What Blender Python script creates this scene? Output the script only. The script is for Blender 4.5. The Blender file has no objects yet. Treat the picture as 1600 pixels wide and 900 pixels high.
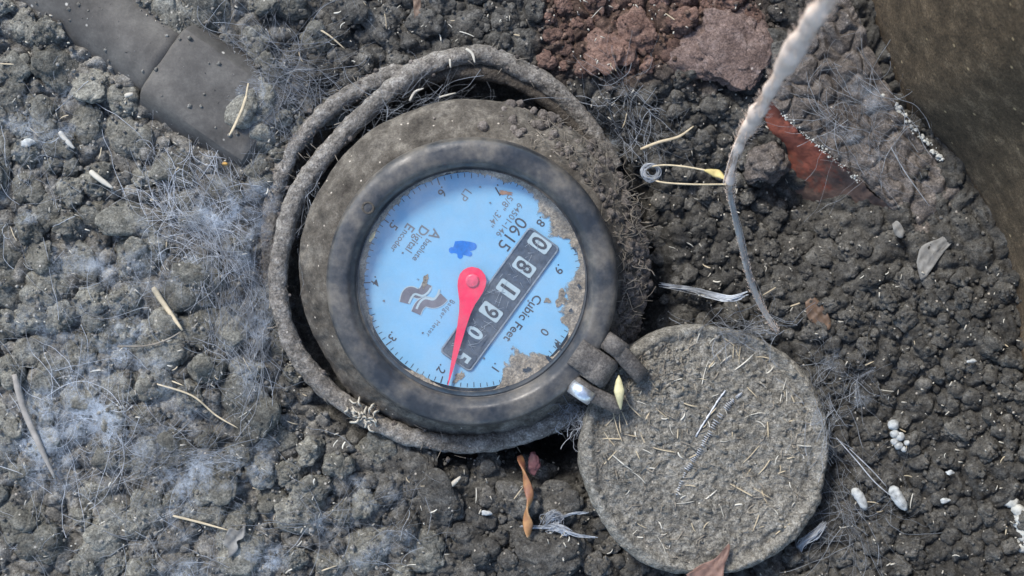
import bpy, bmesh, math, random
import numpy as np
from mathutils import Vector, Matrix

random.seed(7); RNG = np.random.default_rng(11)
scene = bpy.context.scene
C = scene.collection

# ------------------------------------------------------------------ camera, sky, sun, exposure
H = 0.40                       # camera height over the mean soil level (m)
K = 1.0 / 4800.0               # metres per photo pixel on the soil level
cam_d = bpy.data.cameras.new('camera'); cam = bpy.data.objects.new('camera', cam_d); C.objects.link(cam)
cam.location = (0, 0, H); cam.rotation_euler = (0, 0, 0)
cam_d.sensor_width = 36; cam_d.lens = 36 * H / (1600 * K)
cam_d.clip_start = 0.005; cam_d.clip_end = 100
cam_d.dof.use_dof = True; cam_d.dof.focus_distance = 0.378; cam_d.dof.aperture_fstop = 18
scene.camera = cam

SUN_AZ = math.radians(125)     # direction the light comes from, counter-clockwise from +x (upper left)
SUN_EL = math.radians(46)
w = bpy.data.worlds.new('World'); scene.world = w; w.use_nodes = True
nt = w.node_tree; nt.nodes.clear()
sky = nt.nodes.new('ShaderNodeTexSky'); sky.sky_type = 'NISHITA'; sky.sun_disc = False
sky.sun_elevation = SUN_EL; sky.sun_rotation = math.pi / 2 - SUN_AZ
sky.air_density = 1.0; sky.dust_density = 1.0; sky.ozone_density = 1.0
bg = nt.nodes.new('ShaderNodeBackground'); bg.inputs[1].default_value = 0.115
out = nt.nodes.new('ShaderNodeOutputWorld')
nt.links.new(sky.outputs[0], bg.inputs[0]); nt.links.new(bg.outputs[0], out.inputs[0])
sd = bpy.data.lights.new('sun', 'SUN'); sd.energy = 1.5; sd.angle = math.radians(12); sd.color = (1.0, 0.95, 0.88)
sun = bpy.data.objects.new('sun', sd); C.objects.link(sun)
sdir = Vector((math.cos(SUN_EL) * math.cos(SUN_AZ), math.cos(SUN_EL) * math.sin(SUN_AZ), math.sin(SUN_EL)))
sun.rotation_euler = sdir.to_track_quat('Z', 'Y').to_euler(); sun.location = sdir * 2
vs = scene.view_settings
vs.view_transform = 'Standard'; vs.look = 'None'; vs.gamma = 1; vs.exposure = 1.52
scene.render.engine = 'CYCLES'
scene.cycles.transparent_max_bounces = 16

# ------------------------------------------------------------------ helpers
def P(px, py, z=0.0):
    f = K * (H - z) / H
    return Vector(((px - 800) * f, (450 - py) * f, z))

def sstep(a, b, x):
    t = np.clip((x - a) / (b - a), 0, 1); return t * t * (3 - 2 * t)

def _h(ix, iy, iz, seed):
    with np.errstate(over='ignore'):
        n = (ix.astype(np.uint32) * np.uint32(374761393) + iy.astype(np.uint32) * np.uint32(668265263)
             + iz.astype(np.uint32) * np.uint32(2147483647) + np.uint32(seed * 974711 % 4294967296))
        n = (n ^ (n >> np.uint32(13))) * np.uint32(1274126177)
        n = (n ^ (n >> np.uint32(15))) * np.uint32(2246822519)
        n = n ^ (n >> np.uint32(16))
    return n.astype(np.float64) / 4294967295.0

def vnoise(p, seed=0):
    p = np.asarray(p, float); i = np.floor(p).astype(np.int64); f = p - i; f = f * f * (3 - 2 * f)
    r = 0
    for dx in (0, 1):
        for dy in (0, 1):
            for dz in (0, 1):
                wgt = (f[..., 0] if dx else 1 - f[..., 0]) * (f[..., 1] if dy else 1 - f[..., 1]) * (f[..., 2] if dz else 1 - f[..., 2])
                r = r + wgt * _h(i[..., 0] + dx, i[..., 1] + dy, i[..., 2] + dz, seed)
    return r * 2 - 1

def fbm(p, octv=3, seed=0):
    p = np.asarray(p, float); a = 1.0; s = 0; t = 0
    for o in range(octv):
        s = s + a * vnoise(p * (2 ** o) + 17.3 * o, seed + o); t += a; a *= 0.5
    return s / t

def worley(x, y, seed=0):
    """F1, F2 of jittered cells, 2-D"""
    ix = np.floor(x).astype(np.int64); iy = np.floor(y).astype(np.int64)
    f1 = np.full(x.shape, 9.0); f2 = np.full(x.shape, 9.0)
    z = np.zeros_like(ix)
    for dx in (-1, 0, 1):
        for dy in (-1, 0, 1):
            cx = ix + dx; cy = iy + dy
            d = np.hypot(cx + _h(cx, cy, z, seed) - x, cy + _h(cx, cy, z + 5, seed) - y)
            n1 = np.minimum(f1, d); f2 = np.minimum(np.maximum(f1, d), f2); f1 = n1
    return f1, f2

def mesh_np(name, verts, faces, mat=None, smooth=True, tint=None):
    """faces: (M,3) or (M,4) int array"""
    verts = np.asarray(verts, np.float32); faces = np.asarray(faces, np.int32)
    me = bpy.data.meshes.new(name); n = faces.shape[1]
    me.vertices.add(len(verts)); me.vertices.foreach_set('co', verts.ravel())
    me.loops.add(faces.size); me.loops.foreach_set('vertex_index', faces.ravel())
    me.polygons.add(len(faces)); me.polygons.foreach_set('loop_start', np.arange(0, faces.size, n, dtype=np.int32))
    me.polygons.foreach_set('loop_total', np.full(len(faces), n, np.int32))
    if smooth: me.polygons.foreach_set('use_smooth', np.ones(len(faces), bool))
    if tint is not None:
        a = me.attributes.new('tint', 'FLOAT_VECTOR', 'POINT'); a.data.foreach_set('vector', np.asarray(tint, np.float32).ravel())
    me.update(calc_edges=True); me.validate()
    if mat: me.materials.append(mat)
    return me

def link(name, me, parent=None, loc=None):
    o = bpy.data.objects.new(name, me); C.objects.link(o)
    if parent: o.parent = parent
    if loc is not None: o.location = loc
    return o

def tag(o, label, cat, group=None):
    o['label'] = label; o['category'] = cat
    if group: o['group'] = group
    return o

def bm_obj(name, bm, mat, parent=None, smooth=False):
    me = bpy.data.meshes.new(name); bm.normal_update(); bm.to_mesh(me); bm.free()
    if mat: me.materials.append(mat)
    if smooth: me.polygons.foreach_set('use_smooth', [True] * len(me.polygons))
    return link(name, me, parent)

def catmull(pts, n=8):
    pts = [np.array(p, float) for p in pts]; q = [2 * pts[0] - pts[1]] + pts + [2 * pts[-1] - pts[-2]]; res = []
    for i in range(1, len(q) - 2):
        for t in np.arange(n) / n:
            a, b, c, d = q[i - 1], q[i], q[i + 1], q[i + 2]
            res.append(0.5 * (2 * b + (c - a) * t + (2 * a - 5 * b + 4 * c - d) * t * t + (3 * b - a - 3 * c + d) * t ** 3))
    res.append(q[-2]); return np.array(res)

def tube_arrays(path, rad, sides=6, flat=1.0, capped=True, twist=0.0):
    """verts, tri faces of a tube"""
    path = np.asarray(path, float); n = len(path); rad = np.broadcast_to(np.asarray(rad, float), (n,))
    t = np.gradient(path, axis=0); t /= np.linalg.norm(t, axis=1)[:, None] + 1e-12
    up = np.array([0, 0, 1.0]); b = np.cross(t, up); bad = np.linalg.norm(b, axis=1) < 1e-3
    b[bad] = np.cross(t[bad], [1.0, 0, 0]); b /= np.linalg.norm(b, axis=1)[:, None]; nn = np.cross(b, t)
    a = np.linspace(0, 2 * np.pi, sides, endpoint=False)
    aa = a[None, :] + twist * np.linspace(0, 1, n)[:, None]
    c, s = np.cos(a)[None, :, None], np.sin(a)[None, :, None] * flat
    if twist:
        ct = np.cos(twist * np.linspace(0, 1, n))[:, None]; st = np.sin(twist * np.linspace(0, 1, n))[:, None]
        b, nn = b * ct + nn * st, nn * ct - b * st
    v = path[:, None, :] + rad[:, None, None] * (c * b[:, None, :] + s * nn[:, None, :])
    v = v.reshape(-1, 3)
    i = np.arange(n - 1)[:, None] * sides; j = np.arange(sides)[None, :]; j2 = (j + 1) % sides
    q = np.stack([i + j, i + j2, i + sides + j2, i + sides + j], -1).reshape(-1, 4)
    f = np.concatenate([q[:, [0, 1, 2]], q[:, [0, 2, 3]]])
    if capped:
        v = np.concatenate([v, path[:1], path[-1:]]); k0 = n * sides; jj = np.arange(sides); jn = (jj + 1) % sides
        f = np.concatenate([f, np.stack([np.full(sides, k0), jn, jj], 1), np.stack([np.full(sides, k0 + 1), (n - 1) * sides + jj, (n - 1) * sides + jn], 1)])
    return v, f

def merge(parts):
    vs_, fs_, o = [], [], 0
    for v, f in parts:
        vs_.append(v); fs_.append(f + o); o += len(v)
    return np.concatenate(vs_), np.concatenate(fs_)

def icosphere(sub):
    bm = bmesh.new(); bmesh.ops.create_icosphere(bm, subdivisions=sub, radius=1.0)
    v = np.array([x.co[:] for x in bm.verts]); bm.verts.index_update()
    f = np.array([[x.index for x in fc.verts] for fc in bm.faces]); bm.free(); return v, f

# ------------------------------------------------------------------ materials
def new_mat(name):
    m = bpy.data.materials.new(name); m.use_nodes = True; n = m.node_tree; b = n.nodes['Principled BSDF']; return m, n, b

def N(n, t, **kw):
    x = n.nodes.new(t)
    for k, v in kw.items(): setattr(x, k, v)
    return x

def noise_node(n, scale, detail=4, rough=0.6, vec=None):
    x = N(n, 'ShaderNodeTexNoise'); x.inputs['Scale'].default_value = scale; x.inputs['Detail'].default_value = detail; x.inputs['Roughness'].default_value = rough
    if vec is not None: n.links.new(vec, x.inputs['Vector'])
    return x

def ramp(n, fac, stops):
    r = N(n, 'ShaderNodeValToRGB'); e = r.color_ramp.elements
    while len(e) < len(stops): e.new(0.5)
    for i, (p, c) in enumerate(stops): e[i].position = p; e[i].color = (*c, 1)
    n.links.new(fac, r.inputs[0]); return r

def mixc(n, fac, a, b, mode='MIX'):
    x = N(n, 'ShaderNodeMix', data_type='RGBA', blend_type=mode)
    for s, v in ((0, fac), (6, a), (7, b)):
        if hasattr(v, 'is_output'): n.links.new(v, x.inputs[s])
        elif s == 0: x.inputs[0].default_value = v
        else: x.inputs[s].default_value = (*v, 1)
    return x.outputs[2]

def dirt_mat(name, stops, scale=250, bump=0.5, bump_scale=1800, rough=0.95, speck=None, speck_scale=900, tinted=False, objrand=False, dist=0.0004, red=None, spec=0.3, fine_amt=0.75):
    m, n, b = new_mat(name)
    geo = N(n, 'ShaderNodeNewGeometry'); vec = geo.outputs['Position']
    stops = [(0.5 + (p_ - 0.5) * 0.62, c_) for p_, c_ in stops]
    c = ramp(n, noise_node(n, scale, 8, 0.75, vec).outputs[0], stops).outputs[0]
    big = noise_node(n, scale * 0.12, 3, 0.5, vec)
    c = mixc(n, 0.55, c, ramp(n, big.outputs[0], [(0.3, (0.55, 0.55, 0.55)), (0.7, (1.35, 1.35, 1.35))]).outputs[0], 'MULTIPLY')
    fine = ramp(n, noise_node(n, 1500, 3, 0.8, vec).outputs[0], [(0.36, (0.45, 0.45, 0.45)), (0.64, (1.6, 1.6, 1.6))]).outputs[0]
    c = mixc(n, fine_amt, c, fine, 'MULTIPLY')
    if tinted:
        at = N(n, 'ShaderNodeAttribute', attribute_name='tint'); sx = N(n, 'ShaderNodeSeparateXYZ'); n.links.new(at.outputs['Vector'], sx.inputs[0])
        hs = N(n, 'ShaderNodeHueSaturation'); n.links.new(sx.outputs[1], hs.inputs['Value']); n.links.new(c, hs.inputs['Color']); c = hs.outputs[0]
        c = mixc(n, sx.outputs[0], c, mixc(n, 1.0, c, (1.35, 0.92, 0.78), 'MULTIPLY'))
    if objrand:
        oi = N(n, 'ShaderNodeObjectInfo'); mr = N(n, 'ShaderNodeMapRange'); n.links.new(oi.outputs['Random'], mr.inputs[0]); mr.inputs[3].default_value = 0.75; mr.inputs[4].default_value = 1.25
        hs = N(n, 'ShaderNodeHueSaturation'); n.links.new(mr.outputs[0], hs.inputs['Value']); n.links.new(c, hs.inputs['Color']); c = hs.outputs[0]
    if speck:
        vo = N(n, 'ShaderNodeTexVoronoi'); vo.inputs['Scale'].default_value = speck_scale; n.links.new(vec, vo.inputs['Vector'])
        sel = ramp(n, vo.outputs['Distance'], [(0.10, (1, 1, 1)), (0.2, (0, 0, 0))])
        wn = N(n, 'ShaderNodeSeparateColor'); n.links.new(vo.outputs['Color'], wn.inputs[0])
        gt = N(n, 'ShaderNodeMath', operation='GREATER_THAN'); gt.inputs[1].default_value = 0.86; n.links.new(wn.outputs[0], gt.inputs[0])
        mu = N(n, 'ShaderNodeMath', operation='MULTIPLY'); n.links.new(sel.outputs[0], mu.inputs[0]); n.links.new(gt.outputs[0], mu.inputs[1])
        c = mixc(n, mu.outputs[0], c, speck)
    n.links.new(c, b.inputs['Base Color'])
    b.inputs['Roughness'].default_value = rough; b.inputs['Specular IOR Level'].default_value = spec
    n1 = noise_node(n, bump_scale, 4, 0.75, vec); n2 = noise_node(n, bump_scale * 0.3, 5, 0.7, vec)
    ad = N(n, 'ShaderNodeMath', operation='MULTIPLY_ADD'); ad.inputs[1].default_value = 0.4; n.links.new(n1.outputs[0], ad.inputs[0]); n.links.new(n2.outputs[0], ad.inputs[2])
    bu = N(n, 'ShaderNodeBump'); bu.inputs['Strength'].default_value = bump; bu.inputs['Distance'].default_value = dist * 4
    n.links.new(ad.outputs[0], bu.inputs['Height']); n.links.new(bu.outputs[0], b.inputs['Normal'])
    return m

def plain_mat(name, col, rough=0.6, var=0.25, scale=400, spec=0.5, metal=0.0, bump=0.0, trans=None):
    m, n, b = new_mat(name); geo = N(n, 'ShaderNodeNewGeometry')
    lo = tuple(max(0, c * (1 - var)) for c in col); hi = tuple(min(1, c * (1 + var)) for c in col)
    no = noise_node(n, scale, 4, 0.6, geo.outputs['Position'])
    n.links.new(ramp(n, no.outputs[0], [(0.3, lo), (0.7, hi)]).outputs[0], b.inputs['Base Color'])
    b.inputs['Roughness'].default_value = rough; b.inputs['Specular IOR Level'].default_value = spec; b.inputs['Metallic'].default_value = metal
    if bump:
        bu = N(n, 'ShaderNodeBump'); bu.inputs['Strength'].default_value = bump; bu.inputs['Distance'].default_value = 0.0003
        n.links.new(no.outputs[0], bu.inputs['Height']); n.links.new(bu.outputs[0], b.inputs['Normal'])
    return m

SOIL = [(0.2, (0.029, 0.027, 0.0235)), (0.5, (0.076, 0.072, 0.063)), (0.8, (0.170, 0.163, 0.144))]
SOIL_LIT = [(0.2, (0.066, 0.063, 0.052)), (0.5, (0.148, 0.142, 0.118)), (0.8, (0.28, 0.272, 0.23))]  # lighter soil for the left; SOIL is darkened to carry the wall's shade
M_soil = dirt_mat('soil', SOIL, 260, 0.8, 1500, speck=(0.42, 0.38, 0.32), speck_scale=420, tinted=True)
M_clod = dirt_mat('soil_clod', SOIL, 260, 0.8, 1500, speck=(0.42, 0.38, 0.32), speck_scale=420, objrand=True)
M_clod_lit = dirt_mat('lit_soil_clod', SOIL_LIT, 260, 0.8, 1500, speck=(0.45, 0.42, 0.36), speck_scale=420, objrand=True)
M_clay = dirt_mat('red_clay', [(0.25, (0.075, 0.043, 0.032)), (0.5, (0.135, 0.083, 0.064)), (0.75, (0.19, 0.125, 0.098))], 260, 0.7, 1500, objrand=True)
M_case = dirt_mat('dirt_caked_case', [(0.2, (0.028, 0.024, 0.019)), (0.5, (0.085, 0.075, 0.061)), (0.8, (0.19, 0.172, 0.142))], 150, 0.4, 1400, fine_amt=0.4, speck=(0.45, 0.4, 0.33), speck_scale=500)
M_crust = dirt_mat('lid_crust', [(0.2, (0.10, 0.094, 0.079)), (0.5, (0.25, 0.236, 0.20)), (0.8, (0.45, 0.43, 0.375))], 460, 1.0, 1300, speck=(0.55, 0.5, 0.42), speck_scale=520, dist=0.0007)
M_cable = dirt_mat('dusty_cable', [(0.2, (0.085, 0.076, 0.063)), (0.5, (0.22, 0.20, 0.172)), (0.8, (0.42, 0.395, 0.35))], 330, 0.9, 1500, speck=(0.5, 0.46, 0.4), speck_scale=520, dist=0.0006)
M_cable_dark = dirt_mat('dark_cable', [(0.25, (0.045, 0.037, 0.03)), (0.5, (0.085, 0.072, 0.058)), (0.8, (0.15, 0.13, 0.105))], 330, 0.8, 1500)
M_pipe = dirt_mat('dusty_pipe', [(0.2, (0.042, 0.039, 0.034)), (0.5, (0.078, 0.072, 0.063)), (0.8, (0.125, 0.116, 0.10))], 70, 0.12, 1200, speck=(0.45, 0.42, 0.36), speck_scale=330, rough=0.7, fine_amt=0.15)
M_terra = dirt_mat('terracotta', [(0.25, (0.22, 0.06, 0.03)), (0.55, (0.34, 0.10, 0.055)), (0.8, (0.40, 0.17, 0.10))], 200, 0.6, 1200)
M_wall = dirt_mat('brown_wall', [(0.25, (0.045, 0.033, 0.020)), (0.55, (0.095, 0.069, 0.042)), (0.8, (0.19, 0.142, 0.09))], 120, 0.5, 900, speck=(0.34, 0.26, 0.15), speck_scale=300, rough=0.8)
M_straw = plain_mat('straw', (0.46, 0.38, 0.25), 0.7, 0.2)
M_bleached = plain_mat('bleached_straw', (0.43, 0.40, 0.33), 0.7, 0.15)
M_root = plain_mat('rootlet', (0.19, 0.165, 0.13), 0.9, 0.6, 90)
M_white = plain_mat('cocoon_silk', (0.36, 0.37, 0.355), 0.9, 0.45, 600, bump=1.0)
M_red = plain_mat('pointer_red', (0.85, 0.03, 0.09), 0.35, 0.08)
M_ink = plain_mat('print_ink', (0.03, 0.035, 0.045), 0.6, 0.2)
M_inkgrey = plain_mat('print_ink_grey', (0.13, 0.15, 0.17), 0.6, 0.2)
M_logo = plain_mat('logo_grey', (0.15, 0.14, 0.16), 0.6, 0.2)
M_tile = plain_mat('number_tile', (0.40, 0.50, 0.52), 0.5, 0.06)
M_black = plain_mat('window_black', (0.055, 0.072, 0.095), 0.4, 0.4, 700)
M_steel = plain_mat('bright_steel', (0.6, 0.63, 0.66), 0.35, 0.25, 900, metal=0.8)

# bezel: dark bluish plastic with a thin dust film
m, n, b = new_mat('bezel_plastic'); geo = N(n, 'ShaderNodeNewGeometry')
c0 = ramp(n, noise_node(n, 70, 5, 0.65, geo.outputs['Position']).outputs[0], [(0.40, (0.022, 0.026, 0.031)), (0.5, (0.056, 0.055, 0.053)), (0.62, (0.118, 0.106, 0.088))]).outputs[0]
c1 = ramp(n, noise_node(n, 600, 4, 0.6, geo.outputs['Position']).outputs[0], [(0.3, (0.75, 0.75, 0.75)), (0.75, (1.3, 1.3, 1.3))]).outputs[0]
n.links.new(mixc(n, 0.8, c0, c1, 'MULTIPLY'), b.inputs['Base Color'])
rr = ramp(n, noise_node(n, 90, 4, 0.6, geo.outputs['Position']).outputs[0], [(0.4, (0.30,) * 3), (0.58, (0.62,) * 3)])
n.links.new(rr.outputs[0], b.inputs['Roughness'])
bu = N(n, 'ShaderNodeBump'); bu.inputs['Strength'].default_value = 0.25; bu.inputs['Distance'].default_value = 0.0003
n.links.new(noise_node(n, 900, 4, 0.7, geo.outputs['Position']).outputs[0], bu.inputs['Height']); n.links.new(bu.outputs[0], b.inputs['Normal'])
M_bezel = m
# dial: pale blue enamel with tiny scratches
m, n, b = new_mat('dial_enamel'); geo = N(n, 'ShaderNodeNewGeometry')
n.links.new(ramp(n, noise_node(n, 60, 3, 0.5, geo.outputs['Position']).outputs[0], [(0.3, (0.195, 0.435, 0.63)), (0.7, (0.235, 0.48, 0.675))]).outputs[0], b.inputs['Base Color'])
b.inputs['Roughness'].default_value = 0.45
M_dial = m
# glass cover: thin clear sheet
m, n, b = new_mat('cover_glass'); n.nodes.remove(b); o_ = n.nodes['Material Output']
tr = N(n, 'ShaderNodeBsdfTransparent'); gl = N(n, 'ShaderNodeBsdfGlossy'); gl.inputs['Roughness'].default_value = 0.03
fr = N(n, 'ShaderNodeFresnel'); g2 = N(n, 'ShaderNodeNewGeometry'); io = N(n, 'ShaderNodeMapRange'); io.inputs[3].default_value = 1.6; io.inputs[4].default_value = 1 / 1.6; n.links.new(g2.outputs['Backfacing'], io.inputs[0]); n.links.new(io.outputs[0], fr.inputs[0]); mx = N(n, 'ShaderNodeMixShader')
n.links.new(fr.outputs[0], mx.inputs[0]); n.links.new(tr.outputs[0], mx.inputs[1]); n.links.new(gl.outputs[0], mx.inputs[2]); dd_ = N(n, 'ShaderNodeBsdfDiffuse'); dd_.inputs[0].default_value = (0.42, 0.42, 0.40, 1); mx2 = N(n, 'ShaderNodeMixShader')
dr = ramp(n, noise_node(n, 85, 6, 0.75, N(n, 'ShaderNodeNewGeometry').outputs['Position']).outputs[0], [(0.4, (0.03,) * 3), (0.68, (0.20,) * 3)])
n.links.new(dr.outputs[0], mx2.inputs[0]); n.links.new(mx.outputs[0], mx2.inputs[1]); n.links.new(dd_.outputs[0], mx2.inputs[2]); n.links.new(mx2.outputs[0], o_.inputs[0])
M_glass = m

m, n, b = new_mat('web_sheet'); n.nodes.remove(b); o_ = n.nodes['Material Output']; geo = N(n, 'ShaderNodeNewGeometry')
tr = N(n, 'ShaderNodeBsdfTransparent'); df = N(n, 'ShaderNodeBsdfDiffuse'); df.inputs[0].default_value = (0.50, 0.56, 0.62, 1)
dn = noise_node(n, 260, 3, 0.6, geo.outputs['Position']); mvec = N(n, 'ShaderNodeMix', data_type='VECTOR'); mvec.inputs[0].default_value = 0.012
n.links.new(geo.outputs['Position'], mvec.inputs[4]); n.links.new(dn.outputs[1], mvec.inputs[5])
acc = None
for sc_ in (130, 330, 700):
    vo = N(n, 'ShaderNodeTexVoronoi', feature='DISTANCE_TO_EDGE'); vo.inputs['Scale'].default_value = sc_; n.links.new(mvec.outputs[1], vo.inputs['Vector'])
    r_ = ramp(n, vo.outputs['Distance'], [(0.0, (0.55, 0.55, 0.55)), (0.10, (0.04, 0.04, 0.04))]).outputs[0]
    acc = r_ if acc is None else mixc(n, 1.0, acc, r_, 'LIGHTEN')
msk = ramp(n, noise_node(n, 110, 5, 0.7, geo.outputs['Position']).outputs[0], [(0.44, (0, 0, 0)), (0.64, (0.52, 0.52, 0.52))]).outputs[0]
fac = mixc(n, 1.0, acc, msk, 'MULTIPLY')
at = N(n, 'ShaderNodeAttribute', attribute_name='tint'); fac = mixc(n, 1.0, fac, at.outputs['Color'], 'MULTIPLY')
mx = N(n, 'ShaderNodeMixShader'); n.links.new(fac, mx.inputs[0]); n.links.new(tr.outputs[0], mx.inputs[1]); n.links.new(df.outputs[0], mx.inputs[2]); n.links.new(mx.outputs[0], o_.inputs[0])
M_web = m
M_silk = plain_mat('silk', (0.36, 0.38, 0.40), 0.9, 0.55, 120)
M_silk_dim = plain_mat('dusty_silk', (0.22, 0.235, 0.25), 0.9, 0.5, 120)
M_puzzle = plain_mat('jigsaw_blue', (0.015, 0.17, 0.55), 0.5, 0.25, 700)

# ------------------------------------------------------------------ ground shape
def px_of(x, y): return x / K + 800, 450 - y / K

def redness(px, py):
    a = sstep(820, 880, px) * (1 - sstep(1090, 1250, px)) * (1 - sstep(95, 150, py + 10 * np.sin(px * 0.05)))
    return np.clip(a, 0, 1)

def lit_side(px, py): return 1 - sstep(330, 780, px - 0.15 * (py - 450))  # soil tone: lighter left, wall's shade on the right put into the colour

def macro(x, y):
    px, py = px_of(x, y)
    d = np.hypot(px - 735, py - 420)
    z = 0.0062 * (1 - sstep(300, 520, px))
    z = z - 0.021 * np.exp(-((d - 278) / 34.0) ** 2) - 0.022 * (1 - sstep(200, 270, d))
    z = z - 0.010 * np.exp(-(((px - 1140) / 150.0) ** 2 + ((py - 330) / 170.0) ** 2))
    z = z - 0.034 * np.exp(-(((px - 868) / 48.0) ** 2 + ((py - 708) / 36.0) ** 2))
    z = z - 0.014 * np.exp(-(((px - 1120) / 210.0) ** 2 + ((py - 700) / 210.0) ** 2))
    z = z - 0.008 * np.exp(-(((px - 1010) / 40.0) ** 2 + ((py - 490) / 50.0) ** 2))
    z = z - 0.013 * np.exp(-(((px - 1265) / 75.0) ** 2 + ((py - 325) / 75.0) ** 2))
    z = z + 0.004 * sstep(1400, 1560, px)
    p = np.stack([x * 22, y * 22, np.zeros_like(x)], -1)
    return z + 0.0035 * fbm(p, 3, 3)

def ground_detail(x, y):
    q = np.stack([x * 120, y * 120, np.zeros_like(x)], -1)
    wx = x + 0.0022 * vnoise(q, 21); wy = y + 0.0022 * vnoise(q, 22)
    f1, f2 = worley(wx / 0.0085, wy / 0.0085, 5); a = np.minimum((f2 - f1) * 1.6, 1)
    g1, g2 = worley(wx / 0.0034, wy / 0.0034, 6); c = np.minimum((g2 - g1) * 1.6, 1)
    return 0.0040 * np.sqrt(np.maximum(a, 0)) + (0.0016 - 0.0010 * lit_side(*px_of(x, y))) * np.sqrt(np.maximum(c, 0)) + 0.0005 * fbm(q * 4, 2, 30)

GX, GY = 0.215, 0.135
def axis(lim, n, far):
    core = np.linspace(-lim, lim, n); o = lim + (far - lim) * (np.linspace(0, 1, 26)[1:] ** 2.6)
    return np.concatenate([-o[::-1], core, o])
ax, ay = axis(GX, 640, 4.0), axis(GY, 400, 4.0)
XX, YY = np.meshgrid(ax, ay)
ZZ = macro(XX, YY) + ground_detail(XX, YY)
ny, nx = XX.shape
idx = np.arange(nx * ny).reshape(ny, nx)
quads = np.stack([idx[:-1, :-1], idx[:-1, 1:], idx[1:, 1:], idx[1:, :-1]], -1).reshape(-1, 4)
gpx, gpy = px_of(XX, YY)
tint = np.stack([redness(gpx, gpy), 0.82 + 1.05 * lit_side(gpx, gpy), np.zeros_like(XX)], -1).reshape(-1, 3)
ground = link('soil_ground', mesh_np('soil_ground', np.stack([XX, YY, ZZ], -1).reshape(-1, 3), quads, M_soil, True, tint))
ground['kind'] = 'structure'; ground['label'] = 'crumbly grey brown soil at the bottom of the pit'

# height map kept up to date while clods are laid down
HS = 0.0006; hx = np.arange(-GX, GX, HS); hy = np.arange(-GY, GY, HS)
HXX, HYY = np.meshgrid(hx, hy); HM = macro(HXX, HYY) + ground_detail(HXX, HYY)
def hget(x, y):
    i = np.clip(((np.asarray(x) + GX) / HS).astype(int), 0, len(hx) - 1); j = np.clip(((np.asarray(y) + GY) / HS).astype(int), 0, len(hy) - 1)
    return HM[j, i]
def hput(x, y, z, r, rz):
    i0, i1 = int((x - r + GX) / HS), int((x + r + GX) / HS) + 1; j0, j1 = int((y - r + GY) / HS), int((y + r + GY) / HS) + 1
    i0, j0 = max(i0, 0), max(j0, 0)
    if i1 <= i0 or j1 <= j0: return
    sx, sy = HXX[j0:j1, i0:i1], HYY[j0:j1, i0:i1]
    q = 1 - ((sx - x) ** 2 + (sy - y) ** 2) / (r * r)
    HM[j0:j1, i0:i1] = np.where(q > 0, np.maximum(HM[j0:j1, i0:i1], z + rz * np.sqrt(np.maximum(q, 0))), HM[j0:j1, i0:i1])

# ------------------------------------------------------------------ lumpy clods (star-shaped unions of balls)
def lump(sub, seed, nb=14, knob=0.42, rough=1.0):
    v, f = icosphere(sub); r_ = np.random.default_rng(seed)
    wv = v + 0.30 * np.stack([vnoise(v * 1.6 + seed * 3.1, 11), vnoise(v * 1.6 + seed * 1.3, 12), vnoise(v * 1.6 + seed * 2.3, 13)], 1); wv /= np.linalg.norm(wv, axis=1)[:, None]
    c = r_.normal(size=(nb, 3)); c /= np.linalg.norm(c, axis=1)[:, None]; c *= r_.uniform(0.40, 0.70, (nb, 1)); br = r_.uniform(0.22, knob, nb)
    r = np.full(len(v), 0.70)
    for k in range(nb):
        bq = wv @ c[k]; disc = bq * bq - (c[k] @ c[k] - br[k] ** 2)
        r = np.maximum(r, np.where(disc > 0, bq + np.sqrt(np.maximum(disc, 0)), 0))
    q = v + seed * 0.37
    r = r * (1 + 0.12 * rough * fbm(q * 3.0, 4, seed % 50) + 0.07 * rough * fbm(q * 8, 3, seed % 40) - 0.10 * np.exp(-(vnoise(q * 2.6, 9) / 0.10) ** 2))
    r = r * (1 + 0.22 * vnoise(q * 1.2, 4))
    return v * r[:, None], f
LUMPS_HI = [lump(5, 100 + i, 34, 0.36) for i in range(14)]
LUMPS_BIG = [lump(5, 150 + i, 11, 0.62, 0.6) for i in range(10)]
LUMPS_MID = [lump(3, 200 + i, 12) for i in range(14)]
LUMPS_LO = [lump(2, 300 + i, 8) for i in range(14)]

def rot_rand():
    a = RNG.normal(size=4); a /= np.linalg.norm(a); w_, x, y, z = a
    return np.array([[1 - 2 * (y * y + z * z), 2 * (x * y - z * w_), 2 * (x * z + y * w_)], [2 * (x * y + z * w_), 1 - 2 * (x * x + z * z), 2 * (y * z - x * w_)], [2 * (x * z - y * w_), 2 * (y * z + x * w_), 1 - 2 * (x * x + y * y)]])

def blocked(px, py):
    """where no soil clods lie (under the meter, lid, pipe)"""
    if math.hypot(px - 735, py - 420) < 280 or math.hypot(px - 715, py - 395) < 290: return True
    if math.hypot((px - 868) / 1.3, py - 706) < 36: return True
    if math.hypot(px - 1105, py - 700) < 165: return True
    u = (px - 270) * 0.82 + (py - 110) * 0.57; v = -(px - 270) * 0.57 + (py - 110) * 0.82
    if u < 0 and abs(v) < 60: return True
    if -5 < u < 125 and abs(v) < 84: return True
    if px > 1215 and py < 430 and py < 292 + (px - 1232) * 0.72: return True
    if px > 1590 or (px > 1330 and py < 60): return True
    return False

grid = {}
def far_enough(x, y, r, ov):
    g = 0.008; i, j = int(x / g), int(y / g)
    for a in range(i - 2, i + 3):
        for b_ in range(j - 2, j + 3):
            for (x2, y2, r2) in grid.get((a, b_), ()):
                if (x - x2) ** 2 + (y - y2) ** 2 < ((r + r2) * ov) ** 2: return False
    return True
def put(x, y, r): grid.setdefault((int(x / 0.008), int(y / 0.008)), []).append((x, y, r))

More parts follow.
